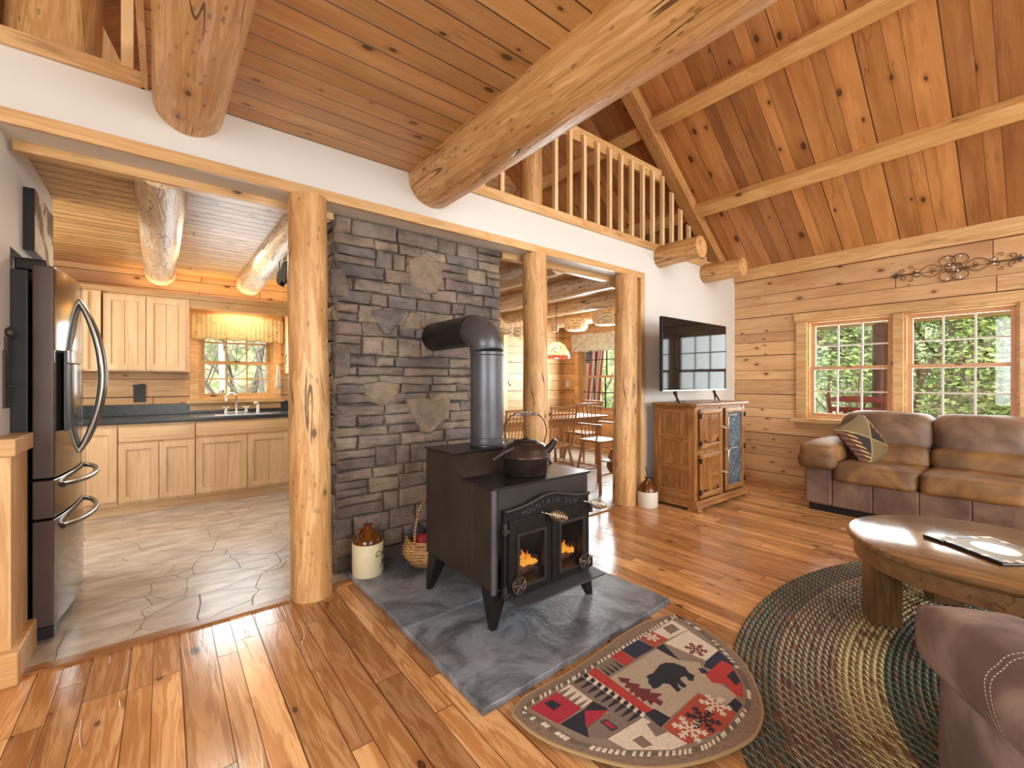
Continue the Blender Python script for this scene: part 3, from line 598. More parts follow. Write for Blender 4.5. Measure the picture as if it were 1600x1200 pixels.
b = B(); b.tube([(x0 + .004, yf + .004, ZB), (x0 + .004, yf + .004, ZT)], .016, 12); b.build('corner_column', M['pipe'], st, smooth=True)
for (lx, ly, dx, dy) in ((x0 + .05, yf + .06, -.02, -.01), (x1 - .04, yf + .05, .05, -.05), (x0 + .05, .27, -.06, .02), (x1 - .04, .27, .05, .05)):
    b = B(); w, v = .052, .017; z1 = ZB + .01
    b.add([(lx - w, ly - w, z1), (lx + w, ly - w, z1), (lx + w, ly + w, z1), (lx - w, ly + w, z1), (lx + dx - v, ly + dy - v, 0), (lx + dx + v, ly + dy - v, 0), (lx + dx + v, ly + dy + v, 0), (lx + dx - v, ly + dy + v, 0)],
          [(0, 1, 2, 3), (4, 5, 6, 7), (0, 1, 5, 4), (1, 2, 6, 5), (2, 3, 7, 6), (3, 0, 4, 7)]); b.build('leg', M['irond'], st, bevel=.005)
# arched front frame
def arch(u): return .60 + .045 * math.exp(-((u - .5) / .24) ** 2)
fx0, fx1 = x0 + .045, x1 - .025
pl = [(fx0 + (fx1 - fx0) * k / 24, arch(k / 24)) for k in range(25)]
b = wall_holes('y', yf - .028, yf + .001, fx0, fx1, .165, .5, [(fx0 + .07, fx1 - .06, .22, .475)]); b.prism([(fx0, .5)] + [(fx1, .5)] + pl[::-1], 'y', yf - .028, yf + .001); b.build('door_frame', M['irond'], st, bevel=.003)
b = B(); b.tube([(p[0], yf - .03, p[1]) for p in pl], .009, 8); b.build('arch_moulding', M['iron'], st, smooth=True)
mid = (fx0 + fx1) / 2
for k, (a, c) in enumerate(((fx0 + .02, mid - .004), (mid + .004, fx1 - .015))):
    zt0, zt1 = .535, .175; gx0, gx1, gz0, gz1 = a + .06, c - .055, .225, .47
    d = wall_holes('y', yf - .045, yf - .024, a, c, zt1, zt0 + .02, [(gx0, gx1, gz0, gz1)]).build('door', M['irond'], st, bevel=.003)
    wall_holes('y', yf - .052, yf - .045, gx0 - .016, gx1 + .016, gz0 - .016, gz1 + .016, [(gx0, gx1, gz0, gz1)]).build('glass_frame', M['iron'], d, bevel=.002)
    sc = B(); n_ = 13
    for i in range(1, 22): z = gz0 + (gz1 - gz0) * i / 22; sc.box(gx0, gx1, yf - .0425, yf - .0415, z - .0007, z + .0007)
    for i in range(1, n_): u = gx0 + (gx1 - gx0) * i / n_; sc.box(u - .0007, u + .0007, yf - .0425, yf - .0415, gz0, gz1)
    sc.build('mesh_screen', M['irond'], d)
    B().box(gx0, gx1, yf - .03, yf - .027, gz0, gz1).build('pane', M['glass'], d)
    # flames standing just inside the glass
    fl = B(); random.seed(20 + k)
    for q in range(11):
        u = gx0 + .03 + (gx1 - gx0) * (q + .5) / 11; c0 = (gx0 + gx1) / 2 + (.03 if k == 0 else -.0); H_ = (.07 if k == 0 else .075) * math.exp(-((u - c0) / .04) ** 2) + .012
        w = .012 + random.uniform(0, .006); z0 = -.05; yy = random.uniform(-.02, .02)
        fl.tube([Vector((u + math.sin(t * 1.3 + q * 2) * .009 * t / 6, yy + math.cos(t + q) * .006, z0 + H_ * t / 6)) for t in range(7)], [w * v_ for v_ in (.6, 1, .95, .7, .5, .25, .04)], 8)
    fo = fl.build('flames', M['flame'], d, smooth=True); fo.location = (0, yf + .05, .32)
    lg = B(); lg.tube([(gx0 - .01, -.01, .235), (gx1 + .03, .015, .245)], .024, 10); lg.tube([(gx0, .03, .275), (gx1 + .04, .0, .285)], .02, 10)
    lo_ = lg.build('firewood', plain('charred_log', '6b4a32', .8, var=.5, scale=30), d, smooth=True); lo_.location = (0, yf + .06, 0)
    # round draft dial
    cx = a + .05 if k == 0 else c - .05; cz = .235
    dd = B(); dd.lathe([(.0, 0), (.036, 0), (.036, .008), (.0, .008)], seg=24); ring = [(math.cos(t * PI / 12) * .04, math.sin(t * PI / 12) * .04, .014) for t in range(24)]
    dd.tube(ring, .005, 6, closed=True)
    for t in range(5): an = t * 2 * PI / 5; dd.tube([(0, 0, .012), (math.cos(an) * .012, math.sin(an) * .012, .02), (math.cos(an + .5) * .036, math.sin(an + .5) * .036, .016)], .0045, 6)
    ob = dd.build('draft_dial', M['dial'], d, smooth=True); ob.rotation_euler = (PI / 2, 0, 0); ob.location = (cx, yf - .046, cz)
    # coiled spring handle
    sp = B(); pts = []; rr = []
    for t in range(0, 150):
        u = t / 149; R_ = .006 + .021 * math.sin(PI * min(1, u * 1.02)) ** .8; pts.append((math.cos(t * 2 * PI / 17) * R_, math.sin(t * 2 * PI / 17) * R_, u * .095))
    sp.tube(pts, .0033, 6); sp.cyl((0, 0, -.05), (0, 0, .1), .004)
    ob = sp.build('spring_handle', M['brass'], d, smooth=True)
    ob.location = ((c - .03, yf - .06, .55) if k == 0 else (c - .005, yf - .055, .555)); ob.rotation_euler = (PI / 2 + .12, 0, .55); tag(ob, 'nickel coiled spring handle')
    for z in ((.52, .21)):
        hx = fx0 - .0 if k == 0 else fx1 + .008
        hg = B().cyl((hx, yf - .035, z - .028), (hx, yf - .035, z + .028), .013, seg=12).box(hx - .015, hx + .02 * (1 if k == 0 else -1) + .001, yf - .05, yf - .02, z - .02, z - .004)
        hg.build('hinge', M['iron'], d, smooth=False, bevel=.002)
b = B(); m = Matrix.Translation((0, yf - .03, .168)) @ Matrix.Rotation(.1, 4, 'X'); b.box(fx0 + .02, fx1 + .035, -.09, .0, -.008, .002, m); b.box(fx0 + .02, fx1 + .0, -.002, .008, .0, .035, m); b.build('ash_lip', M['pipe'], st, bevel=.002)
# lettering cast into the arch
nm = 'MOUNTAIN ELM'
for i, chh in enumerate(nm):
    if chh == ' ': continue
    u = .20 + .60 * i / (len(nm) - 1); X = fx0 + (fx1 - fx0) * u; Z = arch(u) - .048; sl = math.atan((arch(u + .01) - arch(u - .01)) / (.02 * (fx1 - fx0)))
    text_mesh('raised_letter', chh, .038, M['pipe'], st, Matrix.Translation((X, yf - .029, Z)) @ Matrix.Rotation(-sl, 4, 'Y') @ Matrix.Rotation(PI / 2, 4, 'X'), .004)
# stove pipe: vertical, gored elbow, horizontal into the chimney
pp = thing('stove_pipe', 'grey-black steel flue pipe with elbow rising from the stove into the stone', 'stove pipe', (1.603, 2.27, .87))
R_ = .104; zc = .735; r_b = .15
b = B(); b.cyl((0, 0, 0), (0, 0, zc - r_b), R_, seg=36); b.build('vertical_section', M['pipe'], pp, smooth=True)
gor = []
for k in range(5):
    a = k / 4 * PI / 2; gor.append((0, r_b - r_b * math.cos(a), zc - r_b + r_b * math.sin(a)))
b = B(); b.tube(gor, R_ * 1.015, 36); o = b.build('elbow', M['pipe'], pp); o.modifiers.new('b', 'BEVEL').width = .002
for p_ in o.data.polygons: p_.use_smooth = True
b = B(); b.cyl((0, r_b, zc), (0, .74, zc), R_, seg=36); b.build('horizontal_section', M['irond'], pp, smooth=True)
for z, r in ((.012, .007), (.05, .003), (zc - r_b - .02, .004)): B().tube([(math.cos(t * PI / 18) * R_, math.sin(t * PI / 18) * R_, z) for t in range(36)], r, 6, closed=True).build('seam_ring', M['pipe'], pp, smooth=True)
for an in (-2.2, -1.2, -.2):
    for z in (.03, .50): B().lathe([(0, 0), (.006, 0), (.004, .004), (0, .005)], (math.cos(an) * R_, math.sin(an) * R_, z), 8).build('rivet', M['chrome'], pp)
# kettle
kt = thing('kettle', 'old dark copper kettle with wire handle on the stove top', 'kettle', (1.60, 1.885, .752), .0)
b = B(); b.lathe([(0, 0), (.118, 0), (.125, .01), (.128, .085), (.142, .10), (.142, .104), (.134, .112), (.126, .14), (.105, .165), (.07, .18), (.0, .184)], seg=40); b.build('body', plain('aged_copper', '4a3e38', .3, .75, var=.35, scale=14), kt, smooth=True)
b = B(); b.lathe([(.066, .174), (.07, .182), (.062, .188), (.02, .192), (.012, .2), (0, .202)], seg=30); b.build('lid', M['irond'], kt, smooth=True)
b = B(); pth = [(.11, 0, .12), (.145, 0, .155), (.17, 0, .19)]; b.tube([(p_[0] * .78, -p_[0] * .62, p_[2]) for p_ in pth], [.03, .02, .014], 14); 
for i_, v_ in enumerate(b.v): pass
b.build('spout', M['irond'], kt, smooth=True)
kp = [(-.085, .06, .172), (-.095, .07, .24), (-.075, .058, .31), (-.035, .03, .335), (.035, -.03, .335), (.075, -.058, .31), (.095, -.07, .24), (.085, -.06, .172)]
ks_ = []
for i_ in range(len(kp) - 1):
    P0, P1, P2, P3 = [Vector(kp[max(0, min(len(kp) - 1, i_ + q))]) for q in (-1, 0, 1, 2)]
    for t_ in [k / 6 for k in range(6)]: ks_.append(.5 * ((2 * P1) + (P2 - P0) * t_ + (2 * P0 - 5 * P1 + 4 * P2 - P3) * t_ ** 2 + (3 * P1 - P0 - 3 * P2 + P3) * t_ ** 3))
b = B(); b.tube(ks_ + [Vector(kp[-1])], .0035, 8); b.build('bail_handle', M['irond'], kt, smooth=True)
b = B(); pts = []
for t in range(120):
    u = t / 119; R2 = .005 + .012 * math.sin(PI * u); pts.append(Vector((-.05, .042, .334)).lerp(Vector((.05, -.042, .334)), u) + Vector((0, 0, 1)) * math.sin(t * 2 * PI / 9) * R2 + Vector((.62, .78, 0)) * math.cos(t * 2 * PI / 9) * R2)
b.tube(pts, .0022, 5); b.build('coiled_grip', M['chrome'], kt, smooth=True)
b = B(); b.tube([(-.10, -.02, .155), (-.16, .0, .13), (-.215, .02, .095)], [.012, .014, .012], 10); b.build('side_handle', M['iron'], kt, smooth=True)
# cookie jar jugs
def jugf(name, label, loc, r, hb, h, mat, rz=0, s=1.0):
    j = thing(name, label, 'jug', loc, rz)
    b = B(); b.lathe([(0, 0), (r * .96, 0), (r, .008), (r, hb - .006), (r * .985, hb), (r * .9, hb), (0, hb)], seg=40); b.build('crock', mat, j, smooth=True)
    b = B(); b.lathe([(r * .93, hb - .001), (r * .93, hb + .01), (r * .78, hb + (h - hb) * .32), (r * .42, hb + (h - hb) * .66), (r * .24, hb + (h - hb) * .78), (r * .24, h - .012), (r * .34, h - .004), (r * .30, h), (0, h)], seg=36)
    b.build('glazed_lid', M['glaze'], j, smooth=True)
    b = B(); k = r / .098
    b.tube([(-.028 * k, 0, h - .02), (-.06 * k, 0, h - .015), (-.082 * k, 0, h - .04), (-.07 * k, 0, hb + .02)], .009 * k, 10); b.build('jug_handle', M['glaze'], j, smooth=True); return j
j = jugf('cookie_jug', 'cream stoneware jug lettered Cookie Jar with brown glazed top beside the chimney', (1.035, 2.80, .03), .098, .205, .315, M['jug'], .35)
def wrap_text(s, size, zc, ang, parent, r):
    o = text_mesh('lettering', s, size, M['ink'], parent, Matrix.Identity(4), .0006, 'CENTER', .35)
    for v in o.data.vertices: a = ang + v.co.x / r; rr = r + .0012 + v.co.z; v.co = (rr * math.sin(a), -rr * math.cos(a), zc + v.co.y)
wrap_text('Cookie', .052, .125, .50, j, .098); wrap_text('Jar', .06, .065, .50, j, .098)
B().cyl((.005, 0, .31), (-.012, 0, .345), .003, seg=8).build('cord_tie', M['ink'], j)
j2 = jugf('stoneware_jug', 'small white and brown stoneware jug on the floor beside the oak cabinet', (3.865, 2.63, 0), .102, .155, .295, M['jugw'], .5)
B().tube([(-.02, 0, .27), (-.06, -.01, .31), (-.01, .02, .40), (0, 0, .29)], .004, 6).build('cord_tie', M['ink'], j2, smooth=True)
# basket behind the stove
bk = thing('wicker_basket', 'round wicker basket half hidden behind the stove on the hearth', 'basket', (1.405, 2.68, .03))
b = B(); b.lathe([(0, 0), (.07, 0), (.12, .02), (.165, .08), (.17, .13), (.145, .185), (.135, .19), (.155, .13), (.15, .08), (.1, .03), (0, .02)], seg=36); b.build('bowl', M['wick'], bk, smooth=True)
b = B(); b.tube([(-.142 * math.cos(t) * .9, -.142 * math.cos(t) * .4, .18 + .27 * math.sin(t)) for t in [PI * k / 14 for k in range(15)]], .009, 8); b.build('hoop_handle', M['wick'], bk, smooth=True)
for i, (x, y, z, r, m_, lb) in enumerate(((-.055, -.02, .175, .05, 'cloth2', 'red cloth ball in the wicker basket behind the stove'), (-.06, .04, .23, .048, 'cloth1', 'blue checked cloth ball on top in the wicker basket'), (.03, .0, .18, .055, 'cloth1', 'dark patterned cloth ball deep in the wicker basket'))):
    b = B(); b.lathe([(max(0.0001, r * math.sin(PI * k / 12)), -r * math.cos(PI * k / 12)) for k in range(13)], seg=20); o = b.build('cloth_ball', M[m_], smooth=True, loc=(1.405 + x, 2.68 + y, .03 + z)); tag(o, lb, 'ball')
# ================================================================ FRIDGE
fr = thing('refrigerator', 'black stainless french door refrigerator at the left of the kitchen opening', 'refrigerator', (-.85, 3.55, 0))
FX, FY0, FY1 = -.505, 3.055, 3.97; fx = lambda X: X + .85; fy = lambda Y: Y - 3.55
B().box(fx(-1.3), fx(FX), fy(FY0), fy(FY1), .03, 1.80).build('body', M['fridge'], fr, bevel=.004)
def bowdoor(name, z0, z1, y0, y1, bow=.045):
    b = B(); n = 14; front = []
    for k in range(n + 1):
        t = k / n; yg = y0 + (y1 - y0) * t; u = (yg - FY0) / (FY1 - FY0); front.append((FX + .085 + bow * (1 - (2 * u - 1) ** 2), yg))
    pl = [(fx(FX + .012), fy(y0))] + [(fx(a), fy(c)) for a, c in front] + [(fx(FX + .012), fy(y1))]
    b.prism(pl, 'z', z0, z1)
    for i in range(len(b.f)): b.mi[i] = 0
    # front faces glossy
    for i, f in enumerate(b.f):
        if len(f) == 4 and 3 <= i < 2 + len(pl) - 1 + 0: b.mi[i] = 1
    return b.build(name, [M['fdoor'], M['fgloss']], fr, bevel=.006, seg=2)
ym = (FY0 + FY1) / 2
d1 = bowdoor('door', .80, 1.83, FY0 + .002, ym - .003); d2 = bowdoor('door', .80, 1.83, ym + .003, FY1 - .002)
w1 = bowdoor('drawer', .605, .79, FY0 + .002, FY1 - .002); w2 = bowdoor('drawer', .08, .595, FY0 + .002, FY1 - .002)
B().box(fx(FX - .1), fx(FX + .085), fy(FY0 + .01), fy(FY1 - .01), .02, .075).build('kick_plate', M['black'], fr, bevel=.004)
B().box(fx(FX - .05), fx(FX + .06), fy(FY0 + .01), fy(FY0 + .09), 1.80, 1.86).build('hinge_cover', M['black'], fr, bevel=.012)
for yy in (ym - .05, ym + .05):
    pts = [(fx(FX + .125 + .0 + .10 * math.sin(PI * k / 16) ** .8), fy(yy), .87 + .86 * k / 16) for k in range(17)]
    b = B(); b.tube(pts, [.013 + .006 * math.sin(PI * k / 16) for k in range(17)], 12); b.build('handle', M['handle'], d1 if yy < ym else d2, smooth=True)
for w, z in ((w1, .745), (w2, .535)):
    b = B(); pts = []
    for k in range(17):
        t = k / 16; u = .12 + .76 * t; yg = FY0 + (FY1 - FY0) * u; pts.append((fx(FX + .085 + .045 * (1 - (2 * u - 1) ** 2) + .065 * math.sin(PI * t) ** .5), fy(yg), z))
    b.tube(pts, .014, 12); b.build('handle', M['handle'], w, smooth=True)
B().box(fx(FX + .11), fx(FX + .125), fy(3.12), fy(3.36), 1.02, 1.42).build('dispenser', M['black'], d1, bevel=.004)
B().box(fx(FX + .12), fx(FX + .15), fy(3.13), fy(3.35), 1.36, 1.43).build('dispenser_hood', M['chrome'], d1, bevel=.006)
# picture over the fridge
pc = thing('canvas_picture', 'black edged canvas picture hanging on the white wall above the refrigerator', 'picture', (-.56, 3.5, 2.1))
B().box(0, .042, -.22, .25, -.16, .16).build('canvas_edge', M['black'], pc, bevel=.002)
n = N('moose_print', .7); o = n.xyz(); v = n.vec(o[0], o[1], o[2]); n.out(n.mix(n.ramp(n.noise(v, 6, 3), .5, .58), rgb('d9c9ae'), rgb('7a6146')))
B().box(.042, .0435, -.217, .247, -.157, .157).build('print', n.m, pc)
# iron figure hook on the alcove side
ib = thing('iron_wall_hook', 'black iron figure hook on the white strip left of the refrigerator', 'hook', (-.56, 2.97, 1.35))
b = B().box(0, .008, -.045, .045, -.2, .06); b.lathe([(0.001, -.02), (.018, -.01), (.02, .01), (.001, .03)], (.012, 0, .14), 12); b.box(0, .01, -.025, .03, .03, .12); b.build('plate', M['ink'], ib, bevel=.004)
B().tube([(.01, -.01, -.1), (.03, 0, -.1), (.05, .0, -.09)], .004, 6).build('peg', M['ink'], ib)
# ================================================================ KITCHEN CABINETS
BY = 5.5; bX = lambda px: at(px, 700, Y=BY).x
def panel_door(parent, u0, u1, z0, z1, y, name='door', bead=True, rail_=.055, split=True):
    "face-frame door facing -Y, local coordinates of parent"
    r = rail_; t = .02; d = wall_holes('y', y - t, y, u0, u1, z0, z1, [(u0 + r, u1 - r, z0 + r, z1 - r)]).build(name, M['hickz'], parent)
    g = B(); k = max(1, round((u1 - u0 - 2 * r) / .13)) if split else 1; wv = (u1 - u0 - 2 * r) / k
    for i in range(k): g.box(u0 + r + wv * i + .0025, u0 + r + wv * (i + 1) - .0025, y - .009, y, z0 + r, z1 - r)
    g.build('panel', M['hickz'], d, bevel=.0015, seg=1); return d
def cab(name, label, x0, x1, z0, z1, yf, yb, doors=(), drawers=()):
    c = thing(name, label, 'cabinet', ((x0 + x1) / 2, (yf + yb) / 2, z0)); ox, oy = (x0 + x1) / 2, (yf + yb) / 2
    b = B().box(x0 - ox, x1 - ox, yf - oy, yb - oy, 0, z1 - z0); b.build('carcass', M['hickz'], c, bevel=.002)
    for (a, e, za, zb) in doors: panel_door(c, a - ox, e - ox, za - z0, zb - z0, yf - oy)
    for (a, e, za, zb) in drawers:
        d = B().box(a - ox, e - ox, yf - oy - .02, yf - oy, za - z0, zb - z0).build('drawer_front', M['hickx'], c, bevel=.003)
        B().box(a - ox + .035, e - ox - .035, yf - oy - .0225, yf - oy - .019, za - z0 + .035, zb - z0 - .035).build('panel', M['hickx'], d, bevel=.002)
    return c
X = [bX(p) for p in (40, 183, 185, 247, 249, 303.5, 306, 385, 387, 451)]
cab('base_cabinet', 'pale hickory base cabinet next to the refrigerator with a single tall door', -1.0, X[1] + .003, .10, .865, BY, YB - .005, [(X[1] - .42, X[1] - .004, .15, .83)])
cab('base_cabinet', 'pale hickory base cabinet with one wide drawer and two doors, left of the sink', X[2] - .002, X[5] + .008, .10, .865, BY, YB - .005, [(X[2], X[3], .13, .68), (X[4], X[5], .13, .68)], [(X[2], X[5], .70, .835)])
cab('base_cabinet', 'pale hickory sink base cabinet with false drawer front and two doors', X[5] + .012, X[9] + .012, .10, .865, BY, YB - .005, [(X[6], X[7], .13, .69), (X[8], X[9], .13, .69)], [(X[6], X[9], .715, .845)])
tag(B().box(-1.0, X[9] + .01, BY + .03, YB - .02, .005, .098).build('toe_kick', M['hickx']), 'hickory toe kick under the row of base cabinets', 'toe kick')
ct = thing('countertop', 'long dark slate grey kitchen countertop with backsplash under the window', 'countertop', (0, 5.8, .868))
B().box(-1.2, 1.75, -.335, .295, 0, .042).build('slab', M['counter'], ct, bevel=.008, seg=3)
B().box(-1.2, 1.75, .275, .295, .042, .16).build('backsplash', M['counter'], ct, bevel=.004)
B().box(.42, .98, -.24, .18, .041, .046).build('sink_rim', M['chrome'], ct, bevel=.002)
UY = 5.78; uX = lambda px: at(px, 520, Y=UY).x
cab('wall_cabinet', 'pale hickory wall cabinet with two beadboard doors left of the sink window', uX(160), uX(296), 1.37, 2.14, UY, YB - .005, [(uX(161.5), uX(227), 1.385, 2.12), (uX(229), uX(289), 1.385, 2.12)])
c = cab('wall_cabinet', 'narrow hickory wall cabinet beside the refrigerator handle', -1.15, uX(158), 1.37, 2.14, UY - .04, YB - .005, [(uX(118), uX(138), 1.385, 2.12)])
cab('wall_cabinet', 'pale wall cabinet right of the sink window with a towel hook on its side', 1.185, 1.75, 1.37, 2.14, UY, YB - .005, [(1.2, 1.74, 1.385, 2.12)])
tag(B().box(uX(296) + .003, 1.183, UY + .0, UY + .02, 2.05, 2.14).build('window_valance_board', M['pinex'], bevel=.003), 'pine valance board bridging the wall cabinets over the sink window', 'board')
tag(B().box(-1.15, 1.75, UY - .015, UY + .015, 2.142, 2.20).build('cabinet_crown', M['pinex'], bevel=.004), 'pine crown board running on top of the wall cabinets', 'board')
# lamp over the sink, behind the valance board
lp = thing('sink_light', 'warm light fitting hidden behind the board over the sink window', 'lamp', (.70, 5.9, 2.10))
B().box(-.25, .25, -.05, .05, 0, .03).build('housing', M['white'], lp, bevel=.004)
lb_ = bpy.data.lights.new('sink_light_glow', 'AREA'); lb_.shape = 'RECTANGLE'; lb_.size = .45; lb_.size_y = .08; lb_.energy = 4; lb_.color = (1, .72, .38)
ob = bpy.data.objects.new('sink_light_glow', lb_); COL.objects.link(ob); ob.parent = lp; ob.location = (0, 0, -.01)
lb2 = bpy.data.lights.new('cabinet_top_glow', 'AREA'); lb2.shape = 'RECTANGLE'; lb2.size = 1.6; lb2.size_y = .1; lb2.energy = 4; lb2.color = (1, .74, .42)
ob = bpy.data.objects.new('cabinet_top_glow', lb2); COL.objects.link(ob); ob.parent = lp; ob.location = (-.2, .02, .14); ob.rotation_euler = (PI, 0, 0)
# added ceiling fill to brighten the kitchen, unseen, with no fixture built
kl = bpy.data.lights.new('kitchen_ceiling_fill', 'AREA'); kl.shape = 'DISK'; kl.size = .5; kl.energy = 13; kl.color = (1, .84, .62)
ob = bpy.data.objects.new('kitchen_ceiling_fill', kl); COL.objects.link(ob); ob.location = (.40, 4.6, 2.42)
# faucet
fc = thing('kitchen_faucet', 'chrome gooseneck faucet with two white handles at the sink window', 'faucet', (.66, 5.99, .91))
B().box(-.12, .12, -.025, .025, 0, .012).build('base_plate', M['chrome'], fc, bevel=.005)
B().tube([(0, 0, .01)] + [(-.055 + .055 * math.cos(PI * k / 12), -.1 * k / 12, .17 + .055 * math.sin(PI * k / 12)) for k in range(13)] + [(-.11, -.10, .14)], .010, 12).build('spout', M['chrome'], fc, smooth=True)
for s_ in (-1, 1):
    b = B(); b.lathe([(0, 0), (.018, 0), (.012, .03), (.012, .04), (0, .04)], (s_ * .1, 0, .01), 16)
    for k in range(4): a = k * PI / 2 + .4; b.cyl((s_ * .1, 0, .058), (s_ * .1 + .035 * math.cos(a), .035 * math.sin(a), .062), .008, .010, 8)
    b.build('cross_handle', M['porc'], fc, smooth=True)
sp = thing('dish_sprayer', 'white sprayer standing right of the kitchen faucet', 'sprayer', (.88, 5.99, .91))
B().lathe([(0, 0), (.022, 0), (.016, .02), (.014, .09), (.0, .1)], seg=14).build('stem', M['porc'], sp, smooth=True); B().tube([(0, 0, .085), (-.015, -.02, .11), (-.04, -.04, .105)], .012, 8).build('nozzle', M['porc'], sp, smooth=True)
# outlet plate with bear shape
op = thing('outlet_plate', 'dark metal outlet plate with a small animal shape on top, under the wall cabinets', 'outlet plate', (at(218, 612, Y=6.09).x, 6.095, 1.125))
B().box(-.05, .05, -.008, 0, -.075, .075).build('plate', M['ink'], op, bevel=.003)
pg = [(-.05, .075), (.05, .075), (.055, .1), (.04, .118), (.01, .12), (-.02, .112), (-.05, .11), (-.065, .098), (-.05, .09)]
b = B(); b.prism(pg, 'y', -.008, 0); b.build('animal_shape', M['ink'], op)
# lace valances (gathered cloth)
def valance(name, label, mat, P0, P1, zt, zb, amp=.005, waves=20, out=(0, -1), n=150, scal=.02):
    b = B(); P0, P1 = Vector(P0), Vector(P1); L = (P1 - P0).length; R = 10
    for j in range(R + 1):
        for i in range(n + 1):
            t = i / n; f = j / R; a = amp * (math.sin(t * waves * 2 * PI) + .4 * math.sin(t * waves * 4.6 * PI + 1)) * (.4 + .8 * f)
            zt_ = zt + .012 * abs(math.sin(t * waves * .5 * PI)); zb_ = zb - scal * abs(math.sin(t * waves * .28 * PI))
            p = P0.lerp(P1, t); b.v.append((p.x + out[0] * a, p.y + out[1] * a, zt_ + (zb_ - zt_) * f))
    for j in range(R):
        for i in range(n): k = j * (n + 1) + i; b.f.append((k, k + 1, k + n + 2, k + n + 1)); b.mi.append(0)
    return tag(b.build(name, mat, smooth=True, solid=.0015), label, 'curtain')
valance('lace_valance', 'cream lace valance glowing over the kitchen sink window', M['lacey'], (.24, 6.03, 0), (1.16, 6.03, 0), 2.02, 1.76)
valance('lace_valance', 'white lace valance over the flag window in the dining corner', M['lacew'], (XR - .06, 5.82, 0), (XR - .06, 4.5, 0), 2.14, 1.83, out=(-1, 0))
# towel on hook
th = thing('towel_hook', 'small iron scroll hook on the cabinet side by the sink window', 'hook', (1.183, 5.92, 1.50))
B().tube([(0, 0, .1), (-.02, 0, .06), (-.01, 0, 0), (-.05, -.02, -.02), (-.11, -.03, -.04)], .005, 6).build('iron_rod', M['ink'], th, smooth=True)
b = B(); n_ = 14
for j in range(9):
    for i in range(n_ + 1):
        t = i / n_; f = j / 8; w = .02 + .05 * f; b.v.append((-.105 + .012 * math.sin(t * 14) + (t - .5) * w * .8, -.03 + (t - .5) * w * 1.6 + .01 * math.cos(t * 11), -.03 - .27 * f - .02 * t))
for j in range(8):
    for i in range(n_): k = j * (n_ + 1) + i; b.f.append((k, k + 1, k + n_ + 2, k + n_ + 1)); b.mi.append(0)
tw = b.build('dish_towel', M['towel'], smooth=True, solid=.004, loc=(1.183, 5.92, 1.50)); tag(tw, 'cream dish towel hanging from the iron hook beside the sink window', 'towel')
# range at the right end, mostly behind the post
rg = thing('kitchen_range', 'kitchen range edge with white top just visible left of the tall log post', 'range', (1.55, 5.2, 0))
B().box(-.33, .33, -.30, .25, .05, .87).build('body', M['fdoor'], rg, bevel=.004); B().box(-.37, .35, -.33, .255, .87, .905).build('cooktop', M['porc'], rg, bevel=.006)
B().box(-.32, .32, -.31, -.29, .15, .7).build('oven_door', M['black'], rg, bevel=.004)
M['panm'] = plain('seasoned_iron', '100f0e', .8, 0, .1)
# pans hanging from the right kitchen beam
for i, (px, yt, yb2, w, lb2_) in enumerate(((436, 405, 448, .062, 'smaller black pan hanging from the kitchen beam hooks, the left one'), (444, 387, 448, .085, 'larger black pan hanging from the kitchen beam hooks, beside the log post'))):
    c_ = at(px, 430, Y=4.25 - .15 * i); zt = at(px, yt, Y=4.25 - .15 * i).z; zb = at(px, yb2, Y=4.25 - .15 * i).z; pan = thing('hanging_pan', lb2_, 'pan', (c_.x, c_.y, (zt + zb) / 2 - .04))
    hh = (zt - zb) * .62 / 2
    b = B(); b.lathe([(0, 0), (hh * .85, 0), (hh, .035), (hh * .95, .035), (hh * .8, .006), (0, .006)], seg=28)
    o = b.build('pan_bowl', M['panm'], pan, smooth=True); o.rotation_euler = (0, PI / 2, .15)
    B().tube([(0, 0, hh * .95), (0, 0, hh + .10)], .006, 8).build('pan_handle', M['black'], pan); B().tube([(0, 0, hh + .09), (.02, 0, hh + .12), (0, 0, hh + .15), (-.02, 0, hh + .16)], .003, 6).build('hook', M['ink'], pan)
# ================================================================ DINING CORNER
def spindle_chair():
    c = thing('dining_chair', 'brown spindle back dining chair drawn up at the near side of the table', 'chair', (0, 0, 0))
    b = B(); b.prism([(-.21, -.2), (.21, -.2), (.23, .0), (.22, .2), (-.22, .2), (-.23, 0)], 'z', .43, .462); b.build('seat', M['redx'], c, bevel=.01)
    for sx in (-1, 1):
        for sy in (-1, 1):
            B().tube([(sx * .15, sy * .14, .44), (sx * .19, sy * .18, .2), (sx * .215, sy * .205, 0)], [.013, .019, .013], 10).build('leg', M['redz'], c, smooth=True)
    for p_, q_ in (((-.19, 0, .2), (.19, 0, .2)), ((-.19, -.18, .2), (-.19, .18, .2)), ((.19, -.18, .2), (.19, .18, .2))): B().cyl(p_, q_, .010).build('stretcher', M['redx'], c, smooth=True)
    for sx in (-1, 1): B().tube([(sx * .17, -.18, .45), (sx * .2, -.26, .95)], [.014, .012], 8).build('back_post', M['redz'], c, smooth=True)
    for k in range(6):
        u = -.125 + .05 * k; B().tube([(u * .95, -.18, .455), (u * 1.15, -.255, .93)], .0065, 6).build('spindle', M['redz'], c, smooth=True)
    B().box(-.22, .22, -.275, -.25, .925, .955).build('top_rail', M['redx'], c, bevel=.006); B().box(-.20, .20, -.262, -.242, .845, .865).build('mid_rail', M['redx'], c, bevel=.005)
    return c
c0 = spindle_chair(); c0.location = (3.93, 4.10, .004); c0.rotation_euler = (0, 0, -.12); c0['group'] = 'spindle back chairs around the dining table'
c0['label'] = 'brown spindle chair at the near side of the dining table, right of the middle post'
